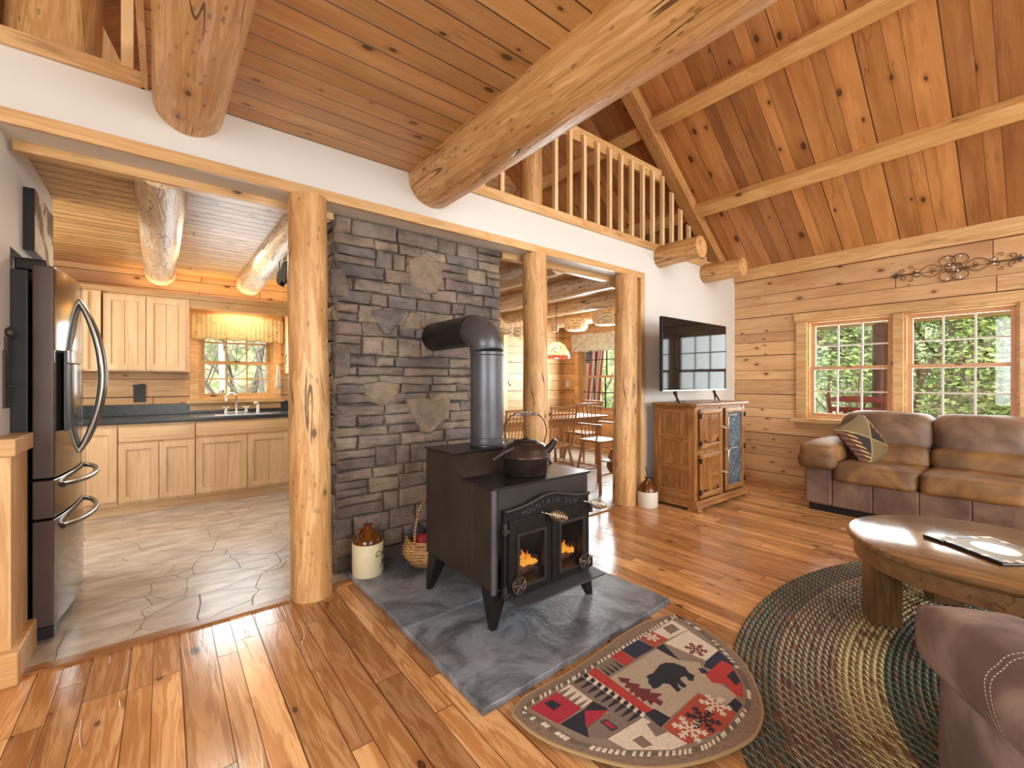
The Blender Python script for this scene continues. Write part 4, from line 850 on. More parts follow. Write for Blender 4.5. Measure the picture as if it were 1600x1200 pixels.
for (x, y, rz, lb) in ((5.25, 4.78, PI / 2, 'spindle chair at the window end of the dining table under the flag'), (3.05, 3.98, .1, 'lit spindle chair seen between the stove pipe and the middle post'), (3.75, 5.45, PI, 'far spindle chair behind the dining table near the chimney')):
    c = copy_tree(c0); c.location = (x, y, .004); c.rotation_euler = (0, 0, rz); c['label'] = lb
dt = thing('dining_table', 'long wooden dining table with bright top in the dining corner', 'table', (4.1, 4.75, .004))
B().box(-1.15, 1.2, -.45, .5, .725, .752).build('tabletop', M['redx'], dt, bevel=.006)
B().box(-1.05, 1.1, -.38, -.355, .62, .725).box(-1.05, 1.1, .4, .425, .62, .725).box(1.08, 1.1, -.38, .42, .62, .725).box(-1.05, -1.03, -.38, .42, .62, .725).build('apron', M['redx'], dt, bevel=.003)
for x in (-1.03, 1.07):
    for y in (-.36, .4): B().box(x - .035, x + .035, y - .035, y + .035, 0, .725).build('leg', M['redz'], dt, bevel=.004)
bt = thing('bottle', 'slender bottle standing on the dining table behind the middle post', 'bottle', (4.25, 4.7, .756)); B().lathe([(0, 0), (.03, 0), (.032, .12), (.012, .17), (.011, .22), (0, .22)], seg=16).build('glass_body', plain('amber_glass', '6b3a1c', .1), bt, smooth=True)
vs = thing('goose_figurine', 'white goose figurine on the dining table beside the middle post', 'figurine', (4.08, 4.5, .756)); B().lathe([(0, 0), (.045, 0), (.05, .05), (.02, .10), (.014, .15), (.02, .18), (0, .19)], seg=16, sx=.8).build('body', M['porc'], vs, smooth=True)
cn = thing('candle_holder', 'white candle on a dark holder in the middle of the dining table', 'candle', (4.62, 4.85, .756)); B().lathe([(0, 0), (.05, 0), (.02, .03), (.03, .04), (0, .04)], seg=14).build('holder', M['ink'], cn, smooth=True); B().cyl((0, 0, .04), (0, 0, .14), .025).build('candle', M['porc'], cn, smooth=True)
pr = thing('bird_figure', 'dark brown carved bird on the sill of the flag window', 'figurine', (6.07, 5.2, .74 + .02))
b = B(); b.tube([(0, -.10, .02), (0, -.07, .09), (0, 0, .14), (0, .08, .15), (0, .16, .16), (0, .19, .155)], [.03, .05, .05, .025, .012, .004], 12); b.build('body', plain('carved_wood', '5b3826', .45, var=.3), pr, smooth=True)
# high stool / high chair
hc = thing('high_chair', 'wooden high chair with arms and footrest beside the right log post', 'chair', (4.05, 3.42, .004))
for sx in (-1, 1):
    for sy in (-1, 1): B().tube([(sx * .14, sy * .13, .56), (sx * .22, sy * .2, 0)], [.014, .018], 10).build('leg', M['redz'], hc, smooth=True)
B().box(-.18, .18, -.17, .17, .555, .585).build('seat', M['redx'], hc, bevel=.008)
for p_, q_ in (((-.19, -.17, .2), (.19, -.17, .2)), ((-.19, .17, .2), (.19, .17, .2)), ((-.19, -.17, .3), (-.19, .17, .3))): B().cyl(p_, q_, .010).build('stretcher', M['redx'], hc, smooth=True)
B().box(-.17, .17, -.27, -.15, .36, .375).build('footrest', M['redx'], hc, bevel=.004)
for sx in (-1, 1):
    B().box(sx * .18 - .02, sx * .18 + .02, -.19, .17, .755, .775).build('armrest', M['redy'], hc, bevel=.006); B().tube([(sx * .15, -.08, .58), (sx * .18, -.15, .76)], .011, 8).build('arm_support', M['redz'], hc, smooth=True)
for k in range(5): B().tube([(-.13 + .065 * k, .15, .58), (-.15 + .075 * k, .2, .98)], .008, 6).build('spindle', M['redz'], hc, smooth=True)
B().box(-.19, .19, .19, .215, .97, 1.0).build('top_rail', M['redx'], hc, bevel=.006)
bg_ = thing('leather_bag', 'brown leather bag hanging from the high chair beside the right post', 'bag', (4.16, 3.27, .20))
B().lathe([(0, 0), (.09, .01), (.13, .07), (.125, .15), (.09, .24), (.06, .28), (0, .285)], seg=24, sx=1.0, sy=.6).build('pouch', leather('tan_bag_leather', '7a4a26', 'a8703f', .35), bg_, smooth=True); B().tube([(-.06, 0, .24), (-.02, .0, .42), (.02, 0, .42), (.06, 0, .24)], .008, 6).build('strap', M['sofad'], bg_, smooth=True)
# pendant lamp
pl_ = thing('pendant_lamp', 'lit stained glass pendant lamp over the dining table', 'lamp', (4.45, 4.55, 1.60))
n = N('stained_glass', .3); o = n.xyz(); v = n.vec(o[0], o[1], o[2]); e = n.ramp(n.vor(v, 22, 'DISTANCE_TO_EDGE'), .02, .06); cc = n.white(n.vor(v, 22, out='Color')); low = n.ramp(o[2], .035, .05)
col = n.mix(n.ramp(cc, .1, .9), rgb('f3c777'), rgb('fff0c4')); col = n.mix(low, rgb('b5482c'), col); n.set(n.b, 'Emission Color', n.mix(e, (.02, .015, .01), col)); n.b.inputs['Emission Strength'].default_value = 1.1
sg = n.out(n.mix(e, (.03, .02, .01), col))
B().lathe([(.185, 0), (.19, .03), (.165, .11), (.12, .19), (.06, .235), (.055, .235), (.115, .185), (.16, .105), (.184, .03)], seg=32).build('shade', sg, pl_, smooth=True)
B().lathe([(0.001, .06), (.03, .08), (.034, .11), (.018, .15), (.001, .16)], seg=16).build('bulb', M['bulb'], pl_, smooth=True)
B().tube([(0, 0, .23), (0, 0, .82)], .005, 6).build('chain', M['ink'], pl_)
pt = bpy.data.lights.new('pendant_glow', 'POINT'); pt.energy = 9; pt.color = (1, .75, .4); pt.shadow_soft_size = .05; ob = bpy.data.objects.new('pendant_glow', pt); COL.objects.link(ob); ob.parent = pl_; ob.location = (0, 0, .03)
# hanging baskets
def hbasket(px, py, wpx, hpx, X, label, hh=.12, sy=1.0, handle=True):
    c = at(px, py, X=X); t = c.x * FW[0] + c.y * FW[1]; r = wpx / 2 * t / CF; h = hpx * t / CF; k = thing('hanging_basket', label, 'basket', (c.x, c.y, c.z - h / 2), 0, 'baskets hanging from the dining beams')
    B().lathe([(0, 0), (r * .75, 0), (r * .95, h * .25), (r, h * .8), (r * .97, h), (r * .92, h), (r * .88, h * .3), (0, .01)], seg=28, sy=sy).build('bowl', M['wickp'], k, smooth=True)
    if handle: B().tube([(r * .0, r * .93 * math.cos(a) * sy, h * .9 + hh * math.sin(a)) for a in [PI * q / 12 for q in range(13)]], .006, 6).build('handle', M['wickp'], k, smooth=True)
    B().tube([(0, 0, h * .9 + (hh if handle else 0)), (0, 0, h * .9 + (hh if handle else 0) + .12)], .003, 5).build('cord', M['ink'], k); return k
hbasket(867, 513, 12, 11, 4.8, 'tiny pale basket hanging above the pendant lamp', .14)
hbasket(900, 508, 38, 17, 5.3, 'large oval pale basket hanging left of the flag window', .2)
hbasket(946, 499, 42, 17, 4.9, 'wide striped basket hanging beside the right log post', .15)
hbasket(809, 519, 15, 14, 3.8, 'small pale basket hanging just left of the middle post', .12)
hbasket(792, 517, 22, 10, 3.4, 'shallow green lined basket hanging by the chimney corner', .1)
rb = thing('round_basket', 'round coiled basket hanging flat under the dining beam above the striped basket', 'basket', at(944, 478, X=5.2) + Vector((0, 0, -.05)), 0)
b = B(); b.lathe([(0, 0), (.05, .012), (.055, 0), (.11, .014), (.115, 0), (.155, .05), (.16, .05), (.12, -.01), (0, -.01)], seg=32); o = b.build('coil', M['wickp'], rb, smooth=True); o.rotation_euler = (0, -PI / 2 + .3, -.4)
b = B().box(-.012, .0, -.05, .05, -.06, .06); o = b.build('wall_outlet', M['white'], bevel=.003, loc=(XR - .001, 5.98, 1.22)); tag(o, 'small white switch plate on the pine wall below the pendant lamp', 'switch')
hk = thing('wall_scroll_hook', 'tiny iron hook on the back wall trim beside the stove pipe', 'hook', at(794, 601, Y=6.09)); B().tube([(0, 0, .06), (0, -.02, 0), (0, -.06, -.02), (0, -.07, .01)], .008, 6).build('iron_rod', M['ink'], hk)
struct('trim_9', B().box(at(786, 560, Y=6.08).x, at(792, 560, Y=6.08).x, 6.06, 6.1, 0, 2.1), M['palez'])
# flag outside the dining window
fg = thing('flag', 'red white and blue striped flag with stars hanging outside the dining window', 'flag', (XR + .62, 5.9, 1.92), 0)
def flagp(u, v):
    y = .32 - .66 * u + .16 * v; z = -1.15 * v + .04 * math.sin(u * 5) ; return Vector((.04 * math.sin(u * 11 + v * 2), y, z + .02))
b = B(); nu, nv = 39, 24
for j in range(nv + 1):
    for i in range(nu + 1): b.v.append(tuple(flagp(i / nu, j / nv)))
for j in range(nv):
    for i in range(nu):
        k = j * (nu + 1) + i; b.f.append((k, k + 1, k + nu + 2, k + nu + 1)); s_ = i * 13 // nu; b.mi.append(2 if (j < nv * .28 and i < nu * .5) else (0 if s_ % 2 == 0 else 1))
b.build('cloth', [plain('flag_red', 'c8283a', .7), plain('flag_white', 'f2efea', .7), plain('flag_blue', '2b3c6e', .7)], fg, smooth=True, solid=.003)
b = B()
for j in range(4):
    for i in range(5):
        c_ = flagp(.05 + i * .1, .03 + j * .065) + Vector((-.012, 0, 0)); pts = [(c_.y + (.014 if k % 2 == 0 else .006) * math.cos(k * PI / 5 + PI / 2), c_.z + (.014 if k % 2 == 0 else .006) * math.sin(k * PI / 5 + PI / 2)) for k in range(10)]
        b.prism(pts, 'x', c_.x - .001, c_.x + .001)
b.build('stars', M['porc'], fg)
B().tube([(0, 0, .05), (-.02, -.5, .02)], .012, 8).build('pole', M['porc'], fg)
# ================================================================ TV CABINET AND TV
tc = thing('oak_cabinet', 'carved oak icebox style cabinet under the television against the white wall', 'cabinet', (4.56, 2.44, 0))
cx = lambda v: v - 4.56; cy = lambda v: v - 2.44
X0, X1, Y0_, Y1_ = 4.035, 5.095, 2.215, 2.67
b = B().box(cx(X0 + .012), cx(X1 - .012), cy(Y0_ + .012), cy(Y1_), .12, 1.015); b.build('carcass', M['oakz'], tc, bevel=.003)
B().box(cx(X0), cx(X0 + .03), cy(Y1_ - .075), cy(Y1_), .1, 1.01).build('stile', M['oakz'], tc, bevel=.005); B().box(cx(X0), cx(X0 + .06), cy(Y0_), cy(Y0_ + .075), .1, 1.01).build('stile', M['oakz'], tc, bevel=.005)
for xx in (4.545, X1 - .05): B().box(cx(xx), cx(xx + .055), cy(Y0_), cy(Y0_ + .03), .1, 1.01).build('stile', M['oakz'], tc, bevel=.005)
for z in (.10, .37, .665, .955): B().box(cx(X0), cx(X0 + .022), cy(Y0_ + .07), cy(Y1_ - .07), z, z + (.065 if z > .2 else .10)).build('side_rail', M['oaky'], tc, bevel=.004)
b = B()
for k in range(8): y = Y0_ + .078 + k * .038; b.box(cx(X0 + .005), cx(X0 + .014), cy(y), cy(y + .036), .15, .98)
b.build('side_boards', M['oakz'], tc, bevel=.0015, seg=1)
B().box(cx(X0 - .03), cx(X1 + .035), cy(Y0_ - .035), cy(Y1_ + .01), 1.025, 1.052).box(cx(X0 - .012), cx(X1 + .015), cy(Y0_ - .018), cy(Y1_), 1.008, 1.026).build('cabinet_top', M['oakx'], tc, bevel=.006)
B().box(cx(X0 - .015), cx(X1 + .015), cy(Y0_ - .03), cy(Y1_), .03, .10).box(cx(X0 - .025), cx(X1 + .025), cy(Y0_ - .045), cy(Y1_), .03, .055).build('base_moulding', M['oakx'], tc, bevel=.008)
for xx in (X0 - .02, X1 - .05): B().prism([(cy(Y0_ - .06), 0), (cy(Y0_ + .08), 0), (cy(Y0_ + .06), .04), (cy(Y0_ - .04), .04)], 'x', cx(xx), cx(xx + .08)).build('foot', M['oakx'], tc, bevel=.004)
def icedoor(a, c, z0, z1, glass=False):
    w = .05; y = Y0_ - .002; d = wall_holes('y', cy(y - .02), cy(y), cx(a), cx(c), z0, z1, [(cx(a + w), cx(c - w), z0 + w, z1 - w)]).build('door', M['oakz'], tc, bevel=.005)
    if not glass:
        B().box(cx((a + c) / 2 - .012), cx((a + c) / 2 + .012), cy(y - .016), cy(y), z0 + w, z1 - w).build('centre_strip', M['oakz'], d, bevel=.003)
        for s_, (u0, u1) in enumerate(((a + w, (a + c) / 2 - .012), ((a + c) / 2 + .012, c - w))):
            b = B(); H_ = z1 - z0 - 2 * w; n_ = 9; wd = u1 - u0
            for k in range(-3, n_ + 1):
                zz = z0 + w + H_ * k / n_; st_ = H_ / n_; g = .003; up = wd * 1.0
                q = [(u0, zz + (up if s_ == 0 else 0)), (u1, zz + (0 if s_ == 0 else up)), (u1, zz + st_ - g * 2 + (0 if s_ == 0 else up)), (u0, zz + st_ - g * 2 + (up if s_ == 0 else 0))]
                q = [(cx(p_[0]), min(z1 - w, max(z0 + w, p_[1]))) for p_ in q]
                if max(p_[1] for p_ in q) - min(p_[1] for p_ in q) > .01: b.prism(q, 'y', cy(y - .011), cy(y - .002))
            b.build('chevron_boards', M['oakz' if s_ == 0 else 'oakx'], d)
        for zq in (z1 - .042, z0 + .012): B().box(cx(a + .02), cx(c - .02), cy(y - .026), cy(y - .018), zq, zq + .03).build('raised_moulding', M['oakx'], d, bevel=.003)
    else:
        n = N('rippled_leaded_glass', .12); o = n.xyz(); v = n.vec(o[0], o[1], o[2]); q = n.noise(v, 26, 4, .7, 1.5)
        g_ = n.out(n.mix(n.ramp(q, .4, .65), rgb('2c3640'), rgb('6c8696')), nrm=n.bump(q, .02)); u0, u1, v0, v1 = a + w, c - w, z0 + w, z1 - w
        B().box(cx(u0), cx(u1), cy(y - .008), cy(y - .004), v0, v1).build('leaded_glass', g_, d)
        b = B(); i_ = .03; vm = (v0 + v1) / 2
        for (za, zb) in ((v0 + i_, vm - .0), (vm + .0, v1 - i_)):
            P_ = [(u0 + i_, za + .03), (u0 + i_ + .02, za), (u1 - i_ - .02, za), (u1 - i_, za + .03), (u1 - i_, zb - .03), (u1 - i_ - .02, zb), (u0 + i_ + .02, zb), (u0 + i_, zb - .03)]
            b.tube([(cx(p_[0]), cy(y - .01), p_[1]) for p_ in P_], .0035, 6, closed=True)
        b.build('lead_came', M['brass'], d, smooth=True)
    hx = a - .004 if not glass else c + .004
    for z in (z0 + .06, z1 - .06) if not glass else (z0 + .08, (z0 + z1) / 2, z1 - .08): B().box(cx(hx - .02), cx(hx + .02), cy(y - .026), cy(y - .019), z - .022, z + .022).cyl((cx(hx), cy(y - .028), z - .026), (cx(hx), cy(y - .028), z + .026), .005, seg=8).build('hinge', M['irond'], d)
    lx = c + .004 if not glass else a - .004; z = (z0 + z1) / 2
    B().box(cx(lx - .03), cx(lx + .03), cy(y - .028), cy(y - .018), z - .014, z + .014).cyl((cx(lx), cy(y - .03), z), (cx(lx + .035), cy(y - .055), z - .01), .006, seg=8).build('latch', M['brass'], d, bevel=.002); return d
icedoor(4.105, 4.535, .60, .99); icedoor(4.105, 4.535, .12, .55); icedoor(4.62, 5.045, .12, .99, True)
tv = thing('television', 'flat screen television on the oak cabinet reflecting a window', 'television', (4.43, 2.42, 1.054))
tx0, tx1 = 3.80 - 4.43, 5.10 - 4.43
B().box(tx0, tx1, .0, .035, .12, .855).build('casing', M['black'], tv, bevel=.004)
B().box(tx0 + .008, tx1 - .008, -.003, .0, .132, .847).build('screen', M['glassb'], tv); B().box(tx0 + .1, tx1 - .1, .035, .06, .16, .6).build('rear_bulge', M['black'], tv, bevel=.01)
B().box(tx0, tx1, -.004, .0, .12, .131).build('lower_bezel', M['handle'], tv)
for x in (-.38, .42):
    b = B()
    for s_ in (-1, 1): b.tube([(x, .015, .125), (x + s_ * .05, .015 + s_ * .02, .10), (x + s_ * .13, s_ * .09 - .02, .008)], [.014, .012, .007], 6)
    b.build('foot', M['black'], tv)
b = B().tube([(0, 0, .006), (.05, .03, .01), (.1, 0, .006), (.16, .03, .01), (.2, .0, .006)], .004, 6); o = b.build('cable_coil', M['black'], loc=(4.02 + .1, 2.48, 1.054)); tag(o, 'black cable coil lying on the oak cabinet behind the left television foot', 'cable')
# ================================================================ SOFA
sf = thing('sofa', 'brown leather and suede sofa under the two living room windows', 'sofa', (5.45, .45, 0))
sx_ = lambda v: v - 5.45; sy_ = lambda v: v - .45
B().box(sx_(5.05), sx_(5.98), sy_(-.68), sy_(1.57), 0, .085).build('plinth', M['black'], sf)
for k, (a, c) in enumerate(((1.365, 1.06), (1.06, .75), (.75, .44), (.44, .13), (.13, -.18), (-.18, -.49))): B().box(sx_(5.0), sx_(5.2), sy_(c) + .001, sy_(a) - .001, .075, .335).build('front_panel', M['sofad'], sf, bevel=.009, seg=3)
B().box(sx_(5.1), sx_(6.0), sy_(-.5), sy_(1.38), .08, .40).build('frame', M['sofad'], sf, bevel=.02)
B().box(sx_(5.72), sx_(6.02), sy_(-.58), sy_(1.47), .08, .86).build('back_frame', M['sofab'], sf, bevel=.05, seg=4)
for (a, c, t_) in ((1.36, 1.60, 1), (-.72, -.48, -1)):
    B().box(sx_(5.0), sx_(5.95), sy_(a), sy_(c), .07, .50).build('arm_side', M['sofad'], sf, bevel=.03, seg=4)
    o = soft(sx_(4.945), sx_(5.85), sy_(a) - .03, sy_(c) + .035, .475, .665, .022, 10, 3, .02).build('arm_cushion', M['sofa'], sf, smooth=True, sub=1)
    b = soft(sx_(4.93), sx_(5.06), sy_(a) - .02, sy_(c) + .03, .43, .57, .02, 8, 5).build('arm_roll', M['sofa'], sf, smooth=True, sub=1)
for k, (a, c) in enumerate(((.75, 1.37), (.13, .75), (-.49, .13))):
    soft(sx_(4.965), sx_(5.66), sy_(a) + .004, sy_(c) - .004, .315, .50, .012, 12, k, .016).build('seat_cushion', M['sofa'], sf, smooth=True, sub=1)
    for (z0, z1, xa, nm_, mt) in ((.60, .955, 5.50, 'back_cushion', 'sofab'), (.46, .665, 5.46, 'lumbar_cushion', 'sofa')):
        bb = soft(sx_(xa), sx_(5.85), sy_(a) + (.003 if a > -.4 else -.03), sy_(c) - (.003 if c < 1.3 else -.08 if z0 > .5 else .003), z0, z1, .014, 12, k + 5, .02)
        for i_, v_ in enumerate(bb.v): bb.v[i_] = (v_[0] + (v_[2] - .6) * .22, v_[1], v_[2])
        bb.build(nm_, M[mt], sf, smooth=True, sub=1)
L_, T_, Bc = at(1302, 668, X=5.22), at(1352, 654, X=5.22), at(1357, 719, X=5.22)
n = N('southwest_pillow_fabric', .85); o = n.xyz(); ax = n.M('ABSOLUTE', n.M('ADD', o[0], o[1])); bx_ = n.M('ABSOLUTE', n.M('SUBTRACT', o[0], o[1]))
q = n.M('SUBTRACT', n.M('ABSOLUTE', o[0]), n.M('ABSOLUTE', o[1])); line = n.ramp(n.M('ABSOLUTE', q), .010, .005); zig = n.ramp(n.M('SINE', n.M('ADD', n.M('MULTIPLY', o[1], 110.0), n.M('MULTIPLY', n.M('ABSOLUTE', o[0]), 160.0))), .0, .5)
cc = n.mix(n.ramp(q, -.001, .001), rgb('6a5a38'), rgb('241d1b')); edge = n.M('MULTIPLY', n.ramp(n.M('ABSOLUTE', o[0]), .125, .14), n.ramp(q, 0, .01))
c3 = n.mix(n.M('MULTIPLY', edge, zig), cc, rgb('b98b4a')); c3 = n.mix(n.M('MULTIPLY', n.ramp(n.M('ABSOLUTE', o[0]), .175, .185), .8), c3, rgb('4c2523')); c3 = n.mix(line, c3, rgb('9b8758')); pm = n.out(c3)
b = B(); n_ = 14
for s_ in (-1, 1):
    k0 = len(b.v)
    for j in range(n_ + 1):
        for i in range(n_ + 1):
            u, v = 2 * i / n_ - 1, 2 * j / n_ - 1; b.v.append((u * .23 * (1 - .07 * (1 - v * v)), v * .23 * (1 - .07 * (1 - u * u)), s_ * .075 * ((1 - u ** 4) * (1 - v ** 4)) ** .6))
    for j in range(n_):
        for i in range(n_): k = k0 + j * (n_ + 1) + i; b.f.append((k, k + 1, k + n_ + 2, k + n_ + 1)); b.mi.append(0)
o = b.build('throw_pillow', pm, smooth=True); Rv, Fv, Uv = Vector((RT[0], RT[1], 0)), Vector((FW[0], FW[1], 0)), Vector((0, 0, 1)); e1 = (Rv * .36 + Uv * .14 + Fv * .15).normalized(); d2_ = Rv * .36 - Uv * .36 - Fv * .10; d2_ = (d2_ - e1 * d2_.dot(e1)).normalized(); nv_ = e1.cross(d2_)
mm = Matrix((e1, d2_, nv_)).transposed().to_4x4(); mm = Matrix.Translation(at(1350, 689, X=5.36)) @ mm; o.matrix_world = mm; tag(o, 'square dark patterned pillow leaning on the left end of the sofa', 'pillow')
# ================================================================ COFFEE TABLE
TX, TY, TZ, TR = 3.14, .23, .46, .54
ctb = thing('coffee_table', 'round dark wood coffee table with thick square legs on the braided rug', 'table', (TX, TY, 0))
b = B(); b.lathe([(0, TZ - .04), (TR - .02, TZ - .04), (TR - .004, TZ - .032), (TR, TZ - .02), (TR - .003, TZ - .005), (TR - .015, TZ), (0, TZ)], seg=96); b.build('tabletop', M['table'], ctb, smooth=True)
b = B(); b.lathe([(TR - .07, TZ - .045), (TR - .035, TZ - .045), (TR - .03, TZ - .12), (TR - .04, TZ - .125), (TR - .07, TZ - .125)], seg=96); b.build('apron', M['tablea'], ctb, smooth=True)
for k in range(4):
    a = math.radians(118 + 90 * k); m = Matrix.Translation((.405 * math.cos(a), .405 * math.sin(a), 0)) @ Matrix.Rotation(a, 4, 'Z'); B().box(-.065, .065, -.07, .07, .016, TZ - .045, m).build('leg', M['tabled'], ctb, bevel=.006)
La, Ta, Ba = at(1462, 839, z=TZ + .02), at(1537, 834, z=TZ + .02), at(1577, 882, z=TZ + .02)
u_ = Ta - La; v_ = Ba - La; lu, lv = u_.length, v_.length; ang = math.atan2(v_.y, v_.x); cen = (Ta + Ba) / 2
ty = thing('serving_tray', 'black edged framed tray with striped border lying on the coffee table', 'tray', (cen.x, cen.y, TZ), ang)
hl, hw = lv / 2, abs(u_.x * -math.sin(ang) + u_.y * math.cos(ang)) / 2
B().box(-hl, hl, -hw, hw, .001, .014).build('tray_base', M['black'], ty, bevel=.006, seg=3)
b = B(); mats = [plain('tray_tan_inlay', 'b98c52', .35), plain('tray_maroon_inlay', '4d2622', .35), plain('tray_black_inlay', '191716', .35), plain('tray_cream_inlay', 'd9cba6', .35)]
bw = .028; ns = 14
for i in range(ns):
    for (y0, y1) in ((-hw + .004, -hw + bw), (hw - bw, hw - .004)): b.cur = [0, 2, 1, 3, 1, 2, 2][i % 7]; b.box(-hl + .004 + (2 * hl - .008) * i / ns, -hl + .004 + (2 * hl - .008) * (i + 1) / ns - .002, y0, y1, .014, .017)
for i in range(9):
    for (xa, xb) in ((-hl + .004, -hl + bw), (hl - bw, hl - .004)): b.cur = [0, 1, 3, 2, 1, 2, 3, 2, 0][i]; b.box(xa, xb, -hw + bw + (2 * hw - 2 * bw) * i / 9, -hw + bw + (2 * hw - 2 * bw) * (i + 1) / 9 - .002, .014, .017)
b.build('inlaid_border', mats, ty)
B().box(-hl + bw, hl - bw, -hw + bw, hw - bw, .014, .0155).build('mat_board', plain('khaki_mat', '7d6c48', .45), ty); b = B(); b.lathe([(0, .0156), (1, .0156), (1, .0165), (0, .0165)], seg=36, sx=hl * .55, sy=hw * .5); b.build('oval_picture_glare', plain('pale_oval_print_glare', 'cfcbc4', .3), ty)  # pale oval paints the glare on the tray's picture into its colour
rc = at(1462, 843, z=TZ + .005); rm = thing('remote_control', 'small black remote control beside the tray on the coffee table', 'remote', (rc.x, rc.y, TZ + .001), ang + .1); B().box(-.05, .05, -.02, .02, 0, .014).build('case', M['black'], rm, bevel=.004); B().box(-.03, .03, -.012, .012, .014, .0155).build('buttons', M['handle'], rm)
# ================================================================ RECLINER ARM AT LOWER RIGHT
fa = math.atan2(.61, .79)
ac = thing('armchair', 'mauve brown suede armchair cropped at the lower right corner', 'armchair', (1.68, -.482, .016), fa - PI / 2)
def acs(x0, x1, y0, y1, z0, z1, nm_, mt='suede', puff=.03, fold=.015, sd=0): return soft(x0, x1, y0, y1, z0, z1, puff, 12, sd, fold).build(nm_, M[mt], ac, smooth=True, sub=1)
ARM = -.50
acs(ARM + .03, ARM + .24, -.48, .60, .03, .43, 'arm_side', puff=.015, sd=1)
b = soft(ARM - .00, ARM + .30, -.5, .66,   .36, .555, .03, 14, 2, .012)
b.build('arm_cushion', M['suede'], ac, smooth=True, sub=1)
acs(.26, .52, -.48, .60, .03, .5, 'arm_side', puff=.015, sd=3); acs(.22, .52, -.5, .66, .42, .635, 'arm_cushion', puff=.035, sd=4)
acs(-.24, .24, -.40, .60, .28, .50, 'seat_cushion', sd=5); acs(-.24, .24, .54, .64, .05, .44, 'footrest_panel', sd=6); acs(-.30, .32, -.66, -.34, .3, 1.02, 'back_cushion', sd=7); B().box(-.42, .46, -.46, .5, .0, .3).build('base', M['black'], ac)
b = B(); white_thread = plain('white_stitching', 'd9d2c8', .6)
for off in (.0, .018):
    for k in range(34):
        th_ = -.5 + 2.1 * k / 34; p_ = [(ARM + .16 - .2 * math.cos(t), .27 + off + .05 * math.sin(t), .45 + .14 * math.sin(t)) for t in (th_, th_ + .035)]; b.cyl(p_[0], p_[1], .0017, seg=5)
st_o = b.build('stitching', white_thread, ac)
md = st_o.modifiers.new('w', 'SHRINKWRAP'); md.target = [q for q in ac.children if q.name.startswith('arm_cushion')][0]; md.wrap_mode = 'ABOVE_SURFACE'; md.offset = .001
# ================================================================ BRAIDED RUG
EC, EA, EB = (2.85, -.12), 1.75, 1.2
def h3(h): return rgb(h) + (1,)
bands = [(.165, ('565a4c', '857f68', '444b42')), (.39, ('7d6a54', 'b7a488', '5c5244')), (.545, ('b39f6c', 'd4c490', '83744e')), (.80, ('414b42', '6f785f', '333d3a')), (.93, ('a8955f', 'c4b280', '6c6448')), (1.3, ('2f3b44', '4d5a5e', '222a30'))]
b = B(); uv = []; ca_, cb_ = [], []; wd = .0245; k = 0; random.seed(5)
while k * wd < 1.17:
    d = k * wd; bc = next(c for lim, c in bands if d < lim); a_, b_ = EA - d, EB - d; n_ = max(24, int(260 * (a_ + b_) / 2.95)); ringv = []
    A1, A2 = h3(bc[0 if k % 2 else 2]), h3(bc[1])
    for (off, z) in ((0, .004), (wd * .28, .0135), (wd * .5, .0155), (wd * .72, .0135), (wd, .004)):
        row = []; u = 0; pv = None
        for i in range(n_ + 1):
            t = 2 * PI * i / n_; p = Vector((EC[0] + (a_ - off) * math.cos(t), EC[1] + (b_ - off) * math.sin(t), z))
            if pv is not None: u += math.hypot((p.x - pv.x), (p.y - pv.y))
            pv = p; row.append((len(b.v), u, off / wd)); b.v.append(tuple(p)); ca_.append(A1); cb_.append(A2)
        ringv.append(row)
    for r0, r1 in zip(ringv, ringv[1:]):
        for i in range(n_):
            b.f.append((r0[i][0], r0[i + 1][0], r1[i + 1][0], r1[i][0])); b.mi.append(0); uv.append([(q[1] + k * .5, q[2] + k * 2) for q in (r0[i], r0[i + 1], r1[i + 1], r1[i])])
    k += 1
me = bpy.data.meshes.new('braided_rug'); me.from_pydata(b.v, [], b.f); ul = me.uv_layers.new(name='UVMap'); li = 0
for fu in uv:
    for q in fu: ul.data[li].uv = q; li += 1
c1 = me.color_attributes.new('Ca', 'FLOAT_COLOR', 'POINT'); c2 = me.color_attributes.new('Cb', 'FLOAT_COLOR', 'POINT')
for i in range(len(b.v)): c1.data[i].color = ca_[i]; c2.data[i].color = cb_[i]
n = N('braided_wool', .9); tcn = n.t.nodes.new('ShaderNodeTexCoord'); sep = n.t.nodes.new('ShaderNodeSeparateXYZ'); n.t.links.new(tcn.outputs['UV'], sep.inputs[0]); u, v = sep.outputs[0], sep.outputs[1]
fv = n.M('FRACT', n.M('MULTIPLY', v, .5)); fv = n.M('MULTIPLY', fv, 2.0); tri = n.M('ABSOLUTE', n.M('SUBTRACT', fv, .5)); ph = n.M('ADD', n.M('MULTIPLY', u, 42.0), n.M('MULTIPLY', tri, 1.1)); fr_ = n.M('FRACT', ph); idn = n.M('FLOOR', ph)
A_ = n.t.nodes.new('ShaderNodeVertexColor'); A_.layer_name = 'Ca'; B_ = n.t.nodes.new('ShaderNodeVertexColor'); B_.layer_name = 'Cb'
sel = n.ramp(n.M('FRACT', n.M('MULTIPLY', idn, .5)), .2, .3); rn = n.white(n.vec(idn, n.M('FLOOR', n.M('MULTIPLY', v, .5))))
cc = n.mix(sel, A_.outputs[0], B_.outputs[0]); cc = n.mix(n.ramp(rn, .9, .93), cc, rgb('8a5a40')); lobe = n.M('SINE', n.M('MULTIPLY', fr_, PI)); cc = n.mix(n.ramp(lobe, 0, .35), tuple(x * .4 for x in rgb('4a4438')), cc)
mat_rug = n.out(cc, nrm=n.bump(lobe, .006)); me.materials.append(mat_rug); rug = bpy.data.objects.new('braided_rug', me); COL.objects.link(rug); tag(rug, 'large oval braided rug in dark green and tan under the coffee table', 'rug')
